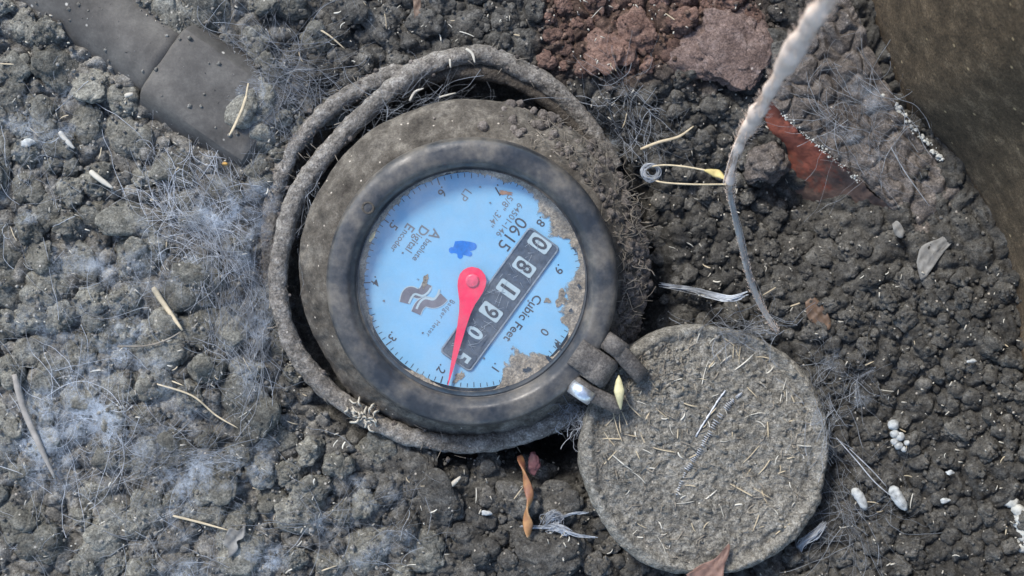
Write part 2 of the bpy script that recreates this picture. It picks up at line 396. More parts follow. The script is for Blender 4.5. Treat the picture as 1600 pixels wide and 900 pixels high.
clods = []     # x, y, r
def scatter(tries, rlo, rhi, ov, dens=None):
    for _ in range(tries):
        x = RNG.uniform(-0.20, 0.20); y = RNG.uniform(-0.122, 0.122); px, py = px_of(x, y)
        if blocked(px, py): continue
        r = rlo + (rhi - rlo) * RNG.random() ** 2
        if dens and RNG.random() > dens(px, py): continue
        if px > 1000 and r > 0.0052: r *= 0.75
        if far_enough(x, y, r, ov): put(x, y, r); clods.append((x, y, r))
left_side = lambda px, py: 1.0 if (px < 430 or (py > 690 and px < 880) or py < 90) else 0.0
few_left = lambda px, py: 0.35 if px < 430 else 1.0
scatter(1500, 0.0060, 0.0115, 0.60, left_side)
scatter(3500, 0.0036, 0.0065, 0.66)
scatter(9000, 0.0022, 0.0038, 0.70, few_left)
scatter(22000, 0.0010, 0.0022, 0.72, few_left)
order = sorted(range(len(clods)), key=lambda i: -clods[i][2])
tmp_hi = [mesh_np('soil_clod', v, f, M_clod) for v, f in LUMPS_HI]
tmp_big = [mesh_np('soil_clod', v, f, M_clod) for v, f in LUMPS_BIG]
tmp_hid = [mesh_np('soil_clod', v, f, M_clod_lit) for v, f in LUMPS_HI]; tmp_bigd = [mesh_np('soil_clod', v, f, M_clod_lit) for v, f in LUMPS_BIG]
tmp_red = [mesh_np('clay_clod', v, f, M_clay) for v, f in LUMPS_HI]
def clod_label(px, py):
    u = (px - 268) * 0.82 + (py - 102) * 0.57; v = -(px - 268) * 0.57 + (py - 102) * 0.82; d = math.hypot(px - 715, py - 395)
    if u < 190 and abs(v) < 150: return 'rounded grey clod lying beside the half buried pipe', 'clods beside the pipe'
    if math.hypot(px - 1105, py - 700) < 270: return 'rounded dark clod lying close to the open lid', 'clods round the open lid'
    if d < 380 and px < 620: return 'rounded grey clod lying under cobweb beside the cable coil', 'clods along the webbed side of the coil'
    if d < 400 and py < 130: return 'rounded dark clod lying outside the coil between nut and red clay', 'clods over the coil'
    if d < 400 and py > 600: return 'rounded dark clod in bare soil near the dried orange strip', 'clods under the meter'
    if px > 1290: return 'rounded dark clod lying between the lid and the brown wall', 'clods by the brown wall'
    if px > 940: return 'rounded dark clod lying between the meter and the terracotta slab', 'clods between meter and slab'
    if py > 640: return 'large webbed grey clod in the open soil away from the pipe', 'large clods in the webbed open soil'
    return 'large bare grey clod in the open soil facing the pipe and coil', 'large clods in the open soil'
parts_v, parts_f, parts_t, off, nind = [], [], [], 0, {True: 0, False: 0}
for rank, i in enumerate(order):
    x, y, r = clods[i]; px, py = px_of(x, y); base = float(macro(np.array([x]), np.array([y]))[0])
    big = r > 0.0062
    hz = r * (RNG.uniform(0.42, 0.58) if big else RNG.uniform(0.6, 0.85)); z = base + 0.0022 + hz * (0.22 if big else 0.5)
    red = float(redness(np.array(px), np.array(py))); isred = red > 0.5
    litc = lit_side(px, py) + RNG.normal() * 0.12 > 0.5
    if px < 400: z -= 0.0006 + 0.04 * hz
    infr = -15 < px < 1615 and -15 < py < 915
    if infr and nind[isred] < (60 if isred else 285):
        nind[isred] += 1
        o = link('clay_clod' if isred else 'soil_clod', (tmp_red if isred else (tmp_bigd if litc else tmp_big) if (big or rank % 3 == 0) else (tmp_hid if litc else tmp_hi))[rank % 10])
        o.location = (x, y, z)
        o.rotation_euler = (RNG.uniform(-0.5, 0.5) + (math.pi if RNG.random() < 0.5 else 0), RNG.uniform(-0.5, 0.5), RNG.uniform(0, 6.28))
        o.scale = (r * RNG.uniform(0.9, 1.2), r * RNG.uniform(0.85, 1.1), hz * 1.05)
        if isred: tag(o, 'reddish brown lump of clay soil between the coil and flat red block', 'clod', 'reddish clay lumps in the soil')
        else: lb = clod_label(px, py); tag(o, lb[0], 'clod', lb[1])
    else:
        L = LUMPS_MID if r > 0.0024 else LUMPS_LO
        v, f = L[RNG.integers(len(L))]
        v = (v @ rot_rand().T) * np.array([r * RNG.uniform(0.9, 1.2), r, hz]) + np.array([x, y, z])
        parts_v.append(v); parts_f.append(f + off); off += len(v)
        parts_t.append(np.tile([red, RNG.uniform(0.65, 1.25) * (1 + 0.9 * float(lit_side(px, py))), 0], (len(v), 1)))
    hput(x, y, z, r, hz)
crumbs = link('soil_crumbs', mesh_np('soil_crumbs', np.concatenate(parts_v), np.concatenate(parts_f), M_soil, True, np.concatenate(parts_t)))
crumbs['kind'] = 'stuff'; crumbs['label'] = 'small crumbs of grey brown soil filling the pit floor'; crumbs['category'] = 'soil'

gv, gf = [], []; go = 0; gt = []
grits = [lump(1, 600 + i, 6, 0.5) for i in range(12)]
for k in range(7500):
    x = RNG.uniform(-0.172, 0.172); y = RNG.uniform(-0.099, 0.099); px, py = px_of(x, y)
    if math.hypot(px - 735, py - 420) < 268 or math.hypot(px - 1105, py - 700) < 185: continue
    r = 0.00035 + 0.0010 * RNG.random() ** 2.5; v, f = grits[k % 12]
    gv.append((v @ rot_rand().T) * r + np.array([x, y, float(hget(x, y)) + r * 0.1])); gf.append(f + go); go += len(v); gt.append(np.tile([float(redness(np.array(px), np.array(py))), RNG.uniform(0.6, 1.5) * (1 + 0.9 * float(lit_side(px, py))), 0], (len(v), 1)))
for k in range(130):
    uu, vq = random.uniform(-0.055, 0.036), random.gauss(0, 0.008)
    if abs(vq) > 0.0115: continue
    p = np.array(P(268, 102, 0.0)) + np.array([0.8211, -0.5708, 0]) * uu + np.array([0.57, 0.82, 0]) * vq
    zt_ = (0.0015 + 0.02 * max(0, -uu - 0.03) + math.sqrt(0.014 ** 2 - vq * vq)) if uu < 0 else (0.0162 - 0.16 * max(0, uu - 0.006))
    p[2] = zt_; r = 0.0002 + 0.0009 * random.random() ** 3; v, f = grits[k % 12]; gv.append((v @ rot_rand().T) * r + p); gf.append(f + go); go += len(v); gt.append(np.tile([0, RNG.uniform(1.4, 2.6), 0], (len(v), 1)))
grit = link('soil_grit', mesh_np('soil_grit', np.concatenate(gv), np.concatenate(gf), M_soil, True, np.concatenate(gt)))
grit['kind'] = 'stuff'; grit['label'] = 'fine grit strewn over the soil clods'; grit['category'] = 'soil'

# ------------------------------------------------------------------ the water meter
NRM = Vector((0.02, -0.165, 1.0)).normalized()
TOPC = P(738, 447, 0.030); BASEH = 0.045
_u = Vector((-0.576, -0.818, 0)); UAX = (_u - NRM * _u.dot(NRM)).normalized(); VAX = NRM.cross(UAX)
meter = bpy.data.objects.new('water_meter', None); C.objects.link(meter)
MW = Matrix((UAX, VAX, NRM)).transposed().to_4x4(); MW.translation = TOPC - NRM * BASEH
meter.matrix_world = MW; meter.empty_display_size = 0.02
MI = np.array(MW.inverted())
tag(meter, 'round water meter with blue dial, red pointer and hinged lid swung open', 'water meter')
def loc_h(h): return h + BASEH
def to_local(v):
    v = np.asarray(v, float); return v @ MI[:3, :3].T + MI[:3, 3]
def uv(px, py, h):
    """photo pixel -> local u, v on the meter plane at height h"""
    o = Vector((0, 0, H)); d = P(px, py, 0) - o; c = TOPC + NRM * h
    t = (c - o).dot(NRM) / d.dot(NRM); p = o + d * t - c
    return p.dot(UAX), p.dot(VAX)

def lathe(profile, segs, noise=None):
    pr = np.array(profile); a = np.linspace(0, 2 * np.pi, segs, endpoint=False)
    v = np.stack([pr[:, 0][:, None] * np.cos(a), pr[:, 0][:, None] * np.sin(a), np.broadcast_to((pr[:, 1] + BASEH)[:, None], (len(pr), segs))], -1)
    if noise is not None: v = noise(v)
    m_ = len(pr); i = np.arange(m_ - 1)[:, None] * segs; j = np.arange(segs)[None, :]; j2 = (j + 1) % segs
    q = np.stack([i + j, i + j2, i + segs + j2, i + segs + j], -1).reshape(-1, 4)
    return v.reshape(-1, 3), q
def dens(pr, n):
    pr = np.array(pr); t = np.linspace(0, len(pr) - 1, n); return np.stack([np.interp(t, np.arange(len(pr)), pr[:, k]) for k in (0, 1)], 1)

def case_noise(v):
    p = v.reshape(-1, 3); w_ = to_world(p); a = fbm(w_ * 120, 4, 40); f1, f2 = worley(w_[:, 0] / 0.006 + 3, w_[:, 1] / 0.006, 44)
    rr_ = np.hypot(p[:, 0], p[:, 1]); e = np.clip((rr_ - 0.0445) / 0.006, 0, 1)
    p = p.copy(); k_ = 1 + e * (0.022 * vnoise(w_ * 45, 47) + 0.008 * a)
    p[:, :2] *= k_[:, None]; p[:, 2] += e * (0.0016 * a + 0.0012 * np.minimum(f2 - f1, 0.6))
    return p.reshape(v.shape)
MWn = np.array(MW)
def to_world(v): return np.asarray(v) @ MWn[:3, :3].T + MWn[:3, 3]

v, q = lathe(dens([(0.0425, -0.010), (0.0455, -0.0115), (0.049, -0.0145), (0.0525, -0.0185), (0.0548, -0.0215), (0.0553, -0.0245), (0.054, -0.030), (0.053, -0.045)], 60), 520, case_noise)
link('case', mesh_np('case', v, q, M_case), meter)['label'] = 'dirt-caked brown grey meter case flaring below the bezel'
v, q = lathe([(0.0430, -0.016), (0.0442, -0.012), (0.0444, -0.0055), (0.0441, -0.0022), (0.0435, -0.0012), (0.0427, -0.0006), (0.0415, -0.0003), (0.0400, -0.0001), (0.0384, 0.0), (0.0376, -0.0002), (0.0370, -0.0008), (0.0360, -0.0022), (0.0355, -0.0030), (0.0354, -0.0034), (0.0348, -0.0034)], 200)
link('bezel', mesh_np('bezel', v, q, M_bezel), meter)
v, q = lathe([(0.0349, -0.0031), (0.0349, -0.0105)], 160)
M_well = plain_mat('dark_well', (0.012, 0.022, 0.032), 0.35, 0.5, 500)
link('well_wall', mesh_np('well_wall', v, q, M_well), meter)
def disc(name, r, h, mat, parent, segs=160, rings=3):
    v, q = lathe([(r * k / rings, h) for k in range(rings, 0, -1)] + [(0.0002, h)], segs)
    return link(name, mesh_np(name, v, q[:, ::-1] if False else q, mat, False), parent)
DH = -0.0086
disc('well_floor', 0.0349, DH - 0.0012, M_well, meter)
dial = disc('dial', 0.0337, DH, M_dial, meter); dial['label'] = 'pale blue dial face with printed numerals and mud round its edge'
disc('cover_glass', 0.0348, -0.0033, M_glass, meter)
# peg on the bezel
u0, v0 = uv(575, 325, 0); vv, qq = [], []
pk, f_ = tube_arrays([(u0 + 0.0016 * math.cos(a), v0 + 0.0016 * math.sin(a), loc_h(-0.0003)) for a in np.linspace(0, 2 * math.pi, 25)], 0.00045, 6, capped=False)
link('moulded_ring', mesh_np('moulded_ring', pk, f_, M_case), meter)

def poly_part(name, pts, h, mat, parent, thick=0.0, bevel=0.0):
    """flat (or thick) outline in dial coordinates"""
    bm = bmesh.new(); vs2 = [bm.verts.new((p[0], p[1], loc_h(h))) for p in pts]; fc = bm.faces.new(vs2); bm.normal_update()
    if fc.normal.z < 0: fc.normal_flip()
    if thick:
        r = bmesh.ops.extrude_face_region(bm, geom=[fc]); tv = [g for g in r['geom'] if isinstance(g, bmesh.types.BMVert)]
        bmesh.ops.translate(bm, vec=(0, 0, thick), verts=tv)
        if bevel:
            top = [e for e in bm.edges if all(abs(x.co.z - loc_h(h + thick)) < 1e-6 for x in e.verts)]
            bmesh.ops.bevel(bm, geom=top, offset=bevel, segments=3, affect='EDGES', profile=0.6)
    bmesh.ops.triangulate(bm, faces=bm.faces[:], quad_method='BEAUTY', ngon_method='EAR_CLIP')
    return bm_obj(name, bm, mat, parent, smooth=False)

def text_part(name, txt, px, py, size_px, mat, parent, h, fit='h', bold=0.0, spacing=1.0, narrow=1.0):
    """size_px: cap height (fit h) or text length (fit w), in photo pixels"""
    cu = bpy.data.curves.new('t', 'FONT'); cu.body = txt; cu.size = 1; cu.space_character = spacing; cu.offset = bold; cu.resolution_u = 3
    o = bpy.data.objects.new('t', cu); C.objects.link(o); bpy.context.view_layer.update()
    me = bpy.data.meshes.new_from_object(o); bpy.data.objects.remove(o); bpy.data.curves.remove(cu); me.name = name
    co = np.array([x.co[:] for x in me.vertices]); lo, hi = co.min(0), co.max(0)
    unit = K * (H - 0.0235) / H
    s = size_px * unit / ((hi[0] - lo[0]) if fit == 'w' else (hi[1] - lo[1]))
    u0, v0 = uv(px, py, h); c = (lo + hi) / 2
    co2 = np.stack([(co[:, 0] - c[0]) * s * narrow + u0, (co[:, 1] - c[1]) * s + v0, np.full(len(co), loc_h(h))], 1)
    me.vertices.foreach_set('co', co2.astype(np.float32).ravel()); me.materials.clear(); me.materials.append(mat)
    return link(name, me, parent)

HP = DH + 0.00008
for t, x, y in (('0', 851, 519), ('.1', 776, 574), ('.2', 690, 577), ('.3', 614, 526), ('.4', 588, 440), ('.5', 616, 352), ('.6', 692, 300), ('.7', 779, 297), ('.8', 846, 347), ('.9', 874, 421)):
    text_part('numeral', t, x, y, 14, M_ink, dial, HP, bold=0.01)
text_part('lettering', 'Cubic Feet', 817, 498, 88, M_ink, dial, HP, 'w', bold=0.012)
text_part('lettering', '0615', 801, 366, 56, M_ink, dial, HP, 'w')
text_part('lettering', '64501-146', 796, 344, 61, M_inkgrey, dial, HP, 'w', bold=0.005)
text_part('lettering', '5/8" .3/4"', 782, 330, 56, M_inkgrey, dial, HP, 'w', bold=0.005)
text_part('lettering', 'bsolute', 659, 391, 40, M_inkgrey, dial, HP, 'w', bold=0.01); text_part('lettering', 'A', 680, 367, 16, M_inkgrey, dial, HP, bold=0.015)
text_part('lettering', 'igital', 645, 379, 31, M_inkgrey, dial, HP, 'w', bold=0.01); text_part('lettering', 'D', 661, 361, 15, M_inkgrey, dial, HP, bold=0.015)
text_part('lettering', 'ncoder', 624, 377, 39, M_inkgrey, dial, HP, 'w', bold=0.01); text_part('lettering', 'E', 640, 356, 15, M_inkgrey, dial, HP, bold=0.015)
text_part('lettering', 'Badger Meter', 687, 497, 70, M_inkgrey, dial, HP, 'w', spacing=1.15)
text_part('lettering', 'LP', 727, 305, 13, M_inkgrey, dial, HP)
text_part('lettering', 'R', 653, 437, 4, M_inkgrey, dial, HP)
# scale marks
unit = K * (H - 0.0235) / H
bm = bmesh.new()
for i in range(100):
    a = math.pi / 2 - 2 * math.pi * i / 100; maj = i % 10 == 0; r0, r1, wd = (160, 171, 0.9) if maj else (164, 170.5, 0.55)
    if i % 5 == 0 and not maj: r0 = 162
    d = (math.cos(a), math.sin(a)); t = (-d[1], d[0])
    q4 = [((d[0] * r + t[0] * w2) * unit, (d[1] * r + t[1] * w2) * unit, loc_h(HP)) for r, w2 in ((r0, -wd), (r1, -wd), (r1, wd), (r0, wd))]
    bm.faces.new([bm.verts.new(p) for p in q4])
bm_obj('scale_marks', bm, M_ink, dial)
# printed badge: two dark waves with pale lines, drawn as ribbons
def ribbon(name, pts, wpx, h, mat, parent, n=6):
    c = catmull([uv(x, y, h) for x, y in pts], n); t = np.gradient(c, axis=0); t /= np.linalg.norm(t, axis=1)[:, None]
    nrm = np.stack([-t[:, 1], t[:, 0]], 1); w2 = np.broadcast_to(np.asarray(wpx, float), (len(c),))[:, None] * unit / 2
    a, b_ = c + nrm * w2, c - nrm * w2; v = np.concatenate([a, b_]); v = np.concatenate([v, np.full((len(v), 1), loc_h(h))], 1)
    k = len(c); i = np.arange(k - 1)
    return link(name, mesh_np(name, v, np.stack([k + i, k + i + 1, i + 1, i], 1), mat, False), parent)
cp = lambda L: [(560 + x / 4.5, 420 + y / 4.5) for x, y in L]
w1 = cp([(322, 240), (338, 182), (368, 158), (425, 176), (462, 150), (484, 106)]); w2_ = cp([(404, 312), (428, 262), (468, 232), (525, 242), (568, 228), (602, 196)])
ribbon('badge_wave', w1, 17.5, HP, M_tile, dial); ribbon('badge_wave', w1, 14.5, HP + 0.00004, M_logo, dial)
ribbon('badge_wave', w2_, 17.5, HP + 0.00007, M_tile, dial); ribbon('badge_wave', w2_, 15, HP + 0.0001, M_logo, dial)
ribbon('badge_wave', cp([(355, 243), (376, 200), (400, 178), (450, 190), (488, 168), (510, 135)]), 3.4, HP + 0.00014, M_tile, dial)
ribbon('badge_wave', cp([(408, 282), (432, 235), (470, 207), (525, 215), (556, 185), (570, 145)]), 3.4, HP + 0.00014, M_tile, dial)
# dark blue jigsaw-shaped mark lying flat on the dial
jig = []
def arc(cx, cy, r, a0, a1, n=7):
    for a in np.linspace(math.radians(a0), math.radians(a1), n): jig.append((cx + r * math.cos(a), cy + r * math.sin(a)))
jig += [(711, 377), (722, 376), (735, 378)]; arc(739, 385, 6, -60, 70); jig.append((733, 393)); arc(734, 397, 4, 300, 480, 6); jig += [(727, 399)]; arc(719, 400, 4.5, -20, 200); jig += [(713, 396)]; arc(706, 391, 5, 60, 290, 8); jig += [(709, 384)]
poly_part('jigsaw_mark', [uv(x, y, HP) for x, y in jig], HP, M_puzzle, dial)
# odometer window
ou, ov = uv(780.5, 468.5, DH); L2, W2 = 242 * unit / 2, 57 * unit / 2
def rrect(cu, cv, a, b_, r, n=5):
    pts = []
    for sx, sy, a0 in ((1, 1, 0), (-1, 1, 90), (-1, -1, 180), (1, -1, 270)):
        for t in np.linspace(0, 90, n): pts.append((cu + sx * (a - r) + r * math.cos(math.radians(a0 + t)), cv + sy * (b_ - r) + r * math.sin(math.radians(a0 + t))))
    return pts
odo = poly_part('odometer', rrect(ou, ov, L2, W2, 0.0012), DH + 0.0001, M_black, meter, thick=0.0003)
odo['label'] = 'scratched dark odometer window reading 0 8 1 9 0 5'
M_frame = plain_mat('window_rim', (0.16, 0.20, 0.24), 0.4, 0.3, 900)
fr_path = [(p[0], p[1], loc_h(DH + 0.0004)) for p in rrect(ou, ov, L2, W2, 0.0012)]; fr_path.append(fr_path[0])
v, f_ = tube_arrays(fr_path, 0.00034, 6, capped=False); link('window_rim', mesh_np('window_rim', v, f_, M_frame), odo)
HD = DH + 0.0004
for i, (t, x, y) in enumerate((('0', 843, 380), ('8', 819, 417), ('1', 794, 452), ('9', 767, 487), ('0', 742, 520), ('5', 722, 556))):
    u0, v0 = uv(x, y, HD)
    if i < 4:
        poly_part('number_tile', rrect(u0, v0, 10.2 * unit, 18 * unit, 0.0007), HD + 0.0001, M_tile, odo, thick=0.0002)
        text_part('digit', t, x, y, 27, M_ink, odo, HD + 0.0004, bold=0.02, narrow=0.82 if t != '1' else 1.0)
    else:
        poly_part('number_tile', rrect(u0, v0, 11.5 * unit, 21 * unit, 0.0004), HD + 0.0001, M_black, odo, thick=0.0002)
        text_part('digit', t, x, y, 29, M_tile, odo, HD + 0.0004, bold=0.03, narrow=0.85)
sc = []
for k in range(46):
    a = random.uniform(-0.9, 0.6) if k % 3 else random.uniform(1.0, 2.2); l = random.uniform(4, 22) * unit
    cu_, cv_ = ou + random.uniform(-0.9, 0.9) * L2, ov + random.uniform(-0.75, 0.75) * W2
    p0 = (cu_ - l / 2 * math.cos(a), max(min(cv_ - l / 2 * math.sin(a), ov + 0.85 * W2), ov - 0.85 * W2), loc_h(HD + 0.0005)); p1 = (cu_ + l / 2 * math.cos(a), max(min(cv_ + l / 2 * math.sin(a), ov + 0.85 * W2), ov - 0.85 * W2), loc_h(HD + 0.0005))
    sc.append(tube_arrays([p0, ((p0[0] + p1[0]) / 2 + 0.0001, (p0[1] + p1[1]) / 2, p0[2]), p1], 0.00005, 3))
v, f_ = merge(sc); link('scratches', mesh_np('scratches', v, f_, plain_mat('scratch', (0.34, 0.40, 0.46), 0.6)), odo)
# pointer
HPT = DH + 0.0014
hu, hv = uv(738, 438, HPT); tu, tv_ = uv(700, 601, HPT); L = math.hypot(tu - hu, tv_ - hv); d = ((tu - hu) / L, (tv_ - hv) / L); nn_ = (-d[1], d[0])
prof = [(-21, 5), (-18.5, 11), (-13, 17.5), (-5, 21.5), (5, 22), (14, 20.5), (24, 17), (36, 12.5), (52, 9.2), (75, 7), (105, 5.2), (135, 3.4), (155, 1.8), (L / unit, 0.6)]
pts = [(hu + (d[0] * t + nn_[0] * w_) * unit, hv + (d[1] * t + nn_[1] * w_) * unit) for t, w_ in prof] + [(hu + (d[0] * t - nn_[0] * w_) * unit, hv + (d[1] * t - nn_[1] * w_) * unit) for t, w_ in prof[::-1]]
ptr = poly_part('pointer', pts, HPT, M_red, meter, thick=0.0007); ptr['label'] = 'red teardrop pointer resting just past .2'
pv, pf = tube_arrays([(hu, hv, loc_h(HPT + 0.0005)), (hu, hv, loc_h(HPT + 0.0011)), (hu, hv, loc_h(HPT + 0.00125))], [11 * unit, 10.5 * unit, 8 * unit], 28)
link('hub_cap', mesh_np('hub_cap', pv, pf, plain_mat('hub_pink', (0.80, 0.10, 0.16), 0.3)), ptr)
pv, pf = tube_arrays([(hu, hv, loc_h(DH)), (hu, hv, loc_h(HPT))], [5 * unit] * 2, 14); link('spindle', mesh_np('spindle', pv, pf, M_inkgrey), ptr)
# dried mud round the dial edge
TH = [(0, 26), (12, 30), (20, 28), (28, 8), (40, 10), (48, 26), (55, 44), (63, 46), (70, 30), (76, 12), (82, 4), (95, 2), (108, 4), (118, 9), (126, 8), (135, 4), (150, 6), (165, 10), (180, 9), (200, 9), (215, 7), (230, 8), (250, 6), (265, 4), (276, 9), (288, 12), (297, 10), (306, 12), (313, 30), (320, 22), (328, 34), (335, 20), (342, 8), (352, 10), (360, 26)]
na, nr_ = 520, 14
ang = np.linspace(0, 360, na, endpoint=False); th = np.interp(ang, [t[0] for t in TH], [t[1] for t in TH])
ring = np.stack([np.cos(np.radians(ang)) * 5, np.sin(np.radians(ang)) * 5, np.zeros(na)], 1)
th = np.maximum(1.12 * th * (1 + 0.5 * fbm(ring * 3.5, 3, 60)) + 2.2 * fbm(ring * 9, 2, 61), 1.0)
th = th * (1 - np.interp(ang, [72, 80, 104, 110, 122, 128, 150, 158], [0, 1, 1, 0.3, 0.3, 1, 1, 0])) * (1 - 0.9 * np.interp(ang, [28, 32, 44, 48], [0, 1, 1, 0])) + 0.05
# image angle (clockwise on screen from +x) -> local
ex = np.array([UAX.dot(Vector((1, 0, 0))), VAX.dot(Vector((1, 0, 0)))]); ey = np.array([UAX.dot(Vector((0, -1, 0))), VAX.dot(Vector((0, -1, 0)))])
dirs = np.cos(np.radians(ang))[:, None] * ex + np.sin(np.radians(ang))[:, None] * ey; dirs /= np.linalg.norm(dirs, axis=1)[:, None]
rows = []
for k in range(nr_ + 1):
    f = k / nr_; r = 0.0347 - th * unit * f; p2 = dirs * r[:, None]
    hh = DH + 0.00015 + 0.0006 * (1 - f) ** 0.6 * (1 + 0.8 * fbm(np.concatenate([p2 * 700, np.zeros((na, 1))], 1), 3, 62))
    if k == nr_: hh = np.full(na, DH + 0.00005)
    rows.append(np.concatenate([p2, loc_h(hh)[:, None]], 1))
v = np.concatenate(rows); i = np.arange(nr_)[:, None] * na; j = np.arange(na)[None, :]; j2 = (j + 1) % na
M_mud = dirt_mat('dried_mud', [(0.2, (0.09, 0.078, 0.06)), (0.5, (0.29, 0.245, 0.18)), (0.8, (0.50, 0.43, 0.33))], 330, 0.7, 1500)
m, n = M_mud.copy(), None; m.name = 'dried_mud_thin'; n = m.node_tree; pb = n.nodes['Principled BSDF']; at = N(n, 'ShaderNodeAttribute', attribute_name='tint'); sx = N(n, 'ShaderNodeSeparateXYZ'); n.links.new(at.outputs['Vector'], sx.inputs[0])
nz = noise_node(n, 520, 6, 0.75, N(n, 'ShaderNodeNewGeometry').outputs['Position']); su = N(n, 'ShaderNodeMath', operation='ADD'); n.links.new(sx.outputs[0], su.inputs[0]); n.links.new(nz.outputs[0], su.inputs[1])
al = ramp(n, su.outputs[0], [(0.62, (0, 0, 0)), (0.80, (0.95, 0.95, 0.95))]); n.links.new(al.outputs[0], pb.inputs['Alpha'])
edge = np.repeat(np.linspace(1, 0, nr_ + 1), na)
link('mud_rim', mesh_np('mud_rim', v, np.stack([i + j, i + na + j, i + na + j2, i + j2], -1).reshape(-1, 4), m, True, np.stack([edge, edge, edge], 1)), dial)
def splat(px, py, rx, ry, rot, seed, mat, parent, h=0.0001, name='mud_spot'):
    k = 36; a = np.linspace(0, 2 * np.pi, k, endpoint=False); rr_ = 1 + 0.75 * fbm(np.stack([np.cos(a) * 2 + seed, np.sin(a) * 2, np.zeros(k)], 1), 3, seed)
    pts = []
    for t, r in zip(a, rr_):
        x, y = rx * r * math.cos(t), ry * r * math.sin(t); pts.append(uv(px + x * math.cos(rot) - y * math.sin(rot), py + x * math.sin(rot) + y * math.cos(rot), DH + h))
    return poly_part(name, pts, DH + h, mat, parent)
M_rust = plain_mat('rust_smear', (0.36, 0.20, 0.12), 0.8, 0.3, 700)
splat(790, 301, 11, 4, 0.2, 71, M_rust, dial, 0.0002); splat(718, 588, 5, 13, 0.7, 72, M_mud, dial, 0.0002); splat(664, 440, 4, 11, 0.35, 73, M_mud, dial, 0.0002)
splat(876, 467, 7, 12, 0.2, 74, M_mud, dial, 0.0003); splat(855, 470, 5, 4, 0, 75, M_mud, dial, 0.0002); splat(862, 335, 7, 4, 0.5, 76, M_mud, dial, 0.0003); splat(884, 500, 8, 6, 0.6, 77, M_mud, dial, 0.0003)
for k, (x, y) in enumerate(((766, 317), (629, 395), (703, 470), (840, 400), (660, 520), (825, 470), (750, 292), (600, 470), (800, 545), (756, 560))):
    splat(x, y, 1.6, 1.4, 0, 80 + k, M_inkgrey, dial, 0.0002, 'dark_fleck')
for k, (x, y, a_, b2) in enumerate(((824, 578, 11, 6), (905, 447, 4, 5), (892, 485, 5, 4), (857, 560, 6, 10), (790, 607, 9, 4), (872, 540, 5, 12), (898, 300 + 90, 3, 8))):
    splat(x, y, a_ * .6, b2 * .6, -0.6, 95 + k, M_well, dial, 0.0012, 'dark_fleck')
# hinge: three knuckles and a worn pin
M_hinge = dirt_mat('hinge_plastic', [(0.25, (0.05, 0.045, 0.04)), (0.5, (0.085, 0.078, 0.07)), (0.8, (0.15, 0.135, 0.115))], 250, 0.4, 1200, rough=0.6)
def hpt(px, py, z): return np.array(P(px, py, z))
def knuckle(name, p0, p1, r, mat, zt, extra):
    """barrel between two pixels plus a strap running towards the lid"""
    a, b_ = hpt(*p0, zt), hpt(*p1, zt); n_ = 7; path = [a + (b_ - a) * t for t in np.linspace(0, 1, n_)]
    rad = [r * 0.9] + [r] * (n_ - 2) + [r * 0.9]; v, f = tube_arrays(path, rad, 28)
    parts = [(v, f)]
    if extra:
        c = (a + b_) / 2; lid_c = hpt(1105, 700, 0.013); d = lid_c - c; d /= np.linalg.norm(d); half = np.linalg.norm(b_ - a) / 2; sd_ = (b_ - a) / (2 * half)
        box = []
        for s in np.linspace(-0.009 if extra > 1 else 0, 0.014 if extra == 1 else 0.003, 6):
            for t, z_ in ((-0.93, 0.0), (-0.93, r * 0.82), (-0.8, r * 0.95), (0.8, r * 0.95), (0.93, r * 0.82), (0.93, 0.0)):
                box.append(c + d * s + sd_ * half * t + np.array([0, 0, z_ - abs(s) * 0.12]))
        fs = []
        for i_ in range(5):
            for j_ in range(6): k0, k1 = i_ * 6 + j_, i_ * 6 + (j_ + 1) % 6; fs += [(k0, k1, k1 + 6), (k0, k1 + 6, k0 + 6)]
        fs += [(0, 2, 1), (0, 3, 2), (0, 4, 3), (0, 5, 4), (30, 31, 32), (30, 32, 33), (30, 33, 34), (30, 34, 35)]
        parts.append((np.array(box), np.array(fs)))
    v, f = merge(parts); return link(name, mesh_np(name, to_local(v), f, mat), meter)
knuckle('hinge_knuckle', (966, 527), (949, 551), 0.0050, M_hinge, 0.0215, 1)
knuckle('hinge_knuckle', (947, 553.5), (920, 594), 0.0053, M_hinge, 0.0215, 2)
knuckle('hinge_knuckle', (918, 597), (903, 620), 0.0047, M_hinge, 0.0215, 1)
pn = splat  # noqa
a_, b_ = hpt(914, 604, 0.0225), hpt(902, 622, 0.0225); v, f_ = tube_arrays([a_, (a_ + b_) / 2, b_], [0.0044, 0.0045, 0.0038], 24)
link('hinge_pin', mesh_np('hinge_pin', to_local(v), f_, M_steel), meter)['label'] = 'worn bright end of the hinge pin'
# lid, opened right over
LC = np.array(P(1105, 702, 0.013)); LR = 0.0402; LN = np.array([0.10, 0.035, 1.0]); LN /= np.linalg.norm(LN)
lx = np.cross([0, 1, 0], LN); lx /= np.linalg.norm(lx); ly = np.cross(LN, lx)
nrg, nsg = 110, 420
prof = [(LR * k / nrg, 0.0) for k in range(1, nrg - 3)] + [(LR * 0.985, -0.0004), (LR * 0.998, -0.0014), (LR * 1.002, -0.003), (LR * 0.998, -0.006), (LR * 0.97, -0.009), (LR * 0.9, -0.0095), (LR * 0.02, -0.0095)]
pr = np.array(prof)[::-1]; aa = np.linspace(0, 2 * np.pi, nsg, endpoint=False)
rim = 1 + 0.055 * fbm(np.stack([np.cos(aa) * 2.0, np.sin(aa) * 2.0, np.zeros(nsg) + 4], 1), 3, 90) + 0.012 * fbm(np.stack([np.cos(aa) * 12, np.sin(aa) * 12, np.zeros(nsg)], 1), 2, 91)
lu = pr[:, 0][:, None] * np.cos(aa) * rim; lv = pr[:, 0][:, None] * np.sin(aa) * rim; lh = np.broadcast_to(pr[:, 1][:, None], lu.shape).copy()
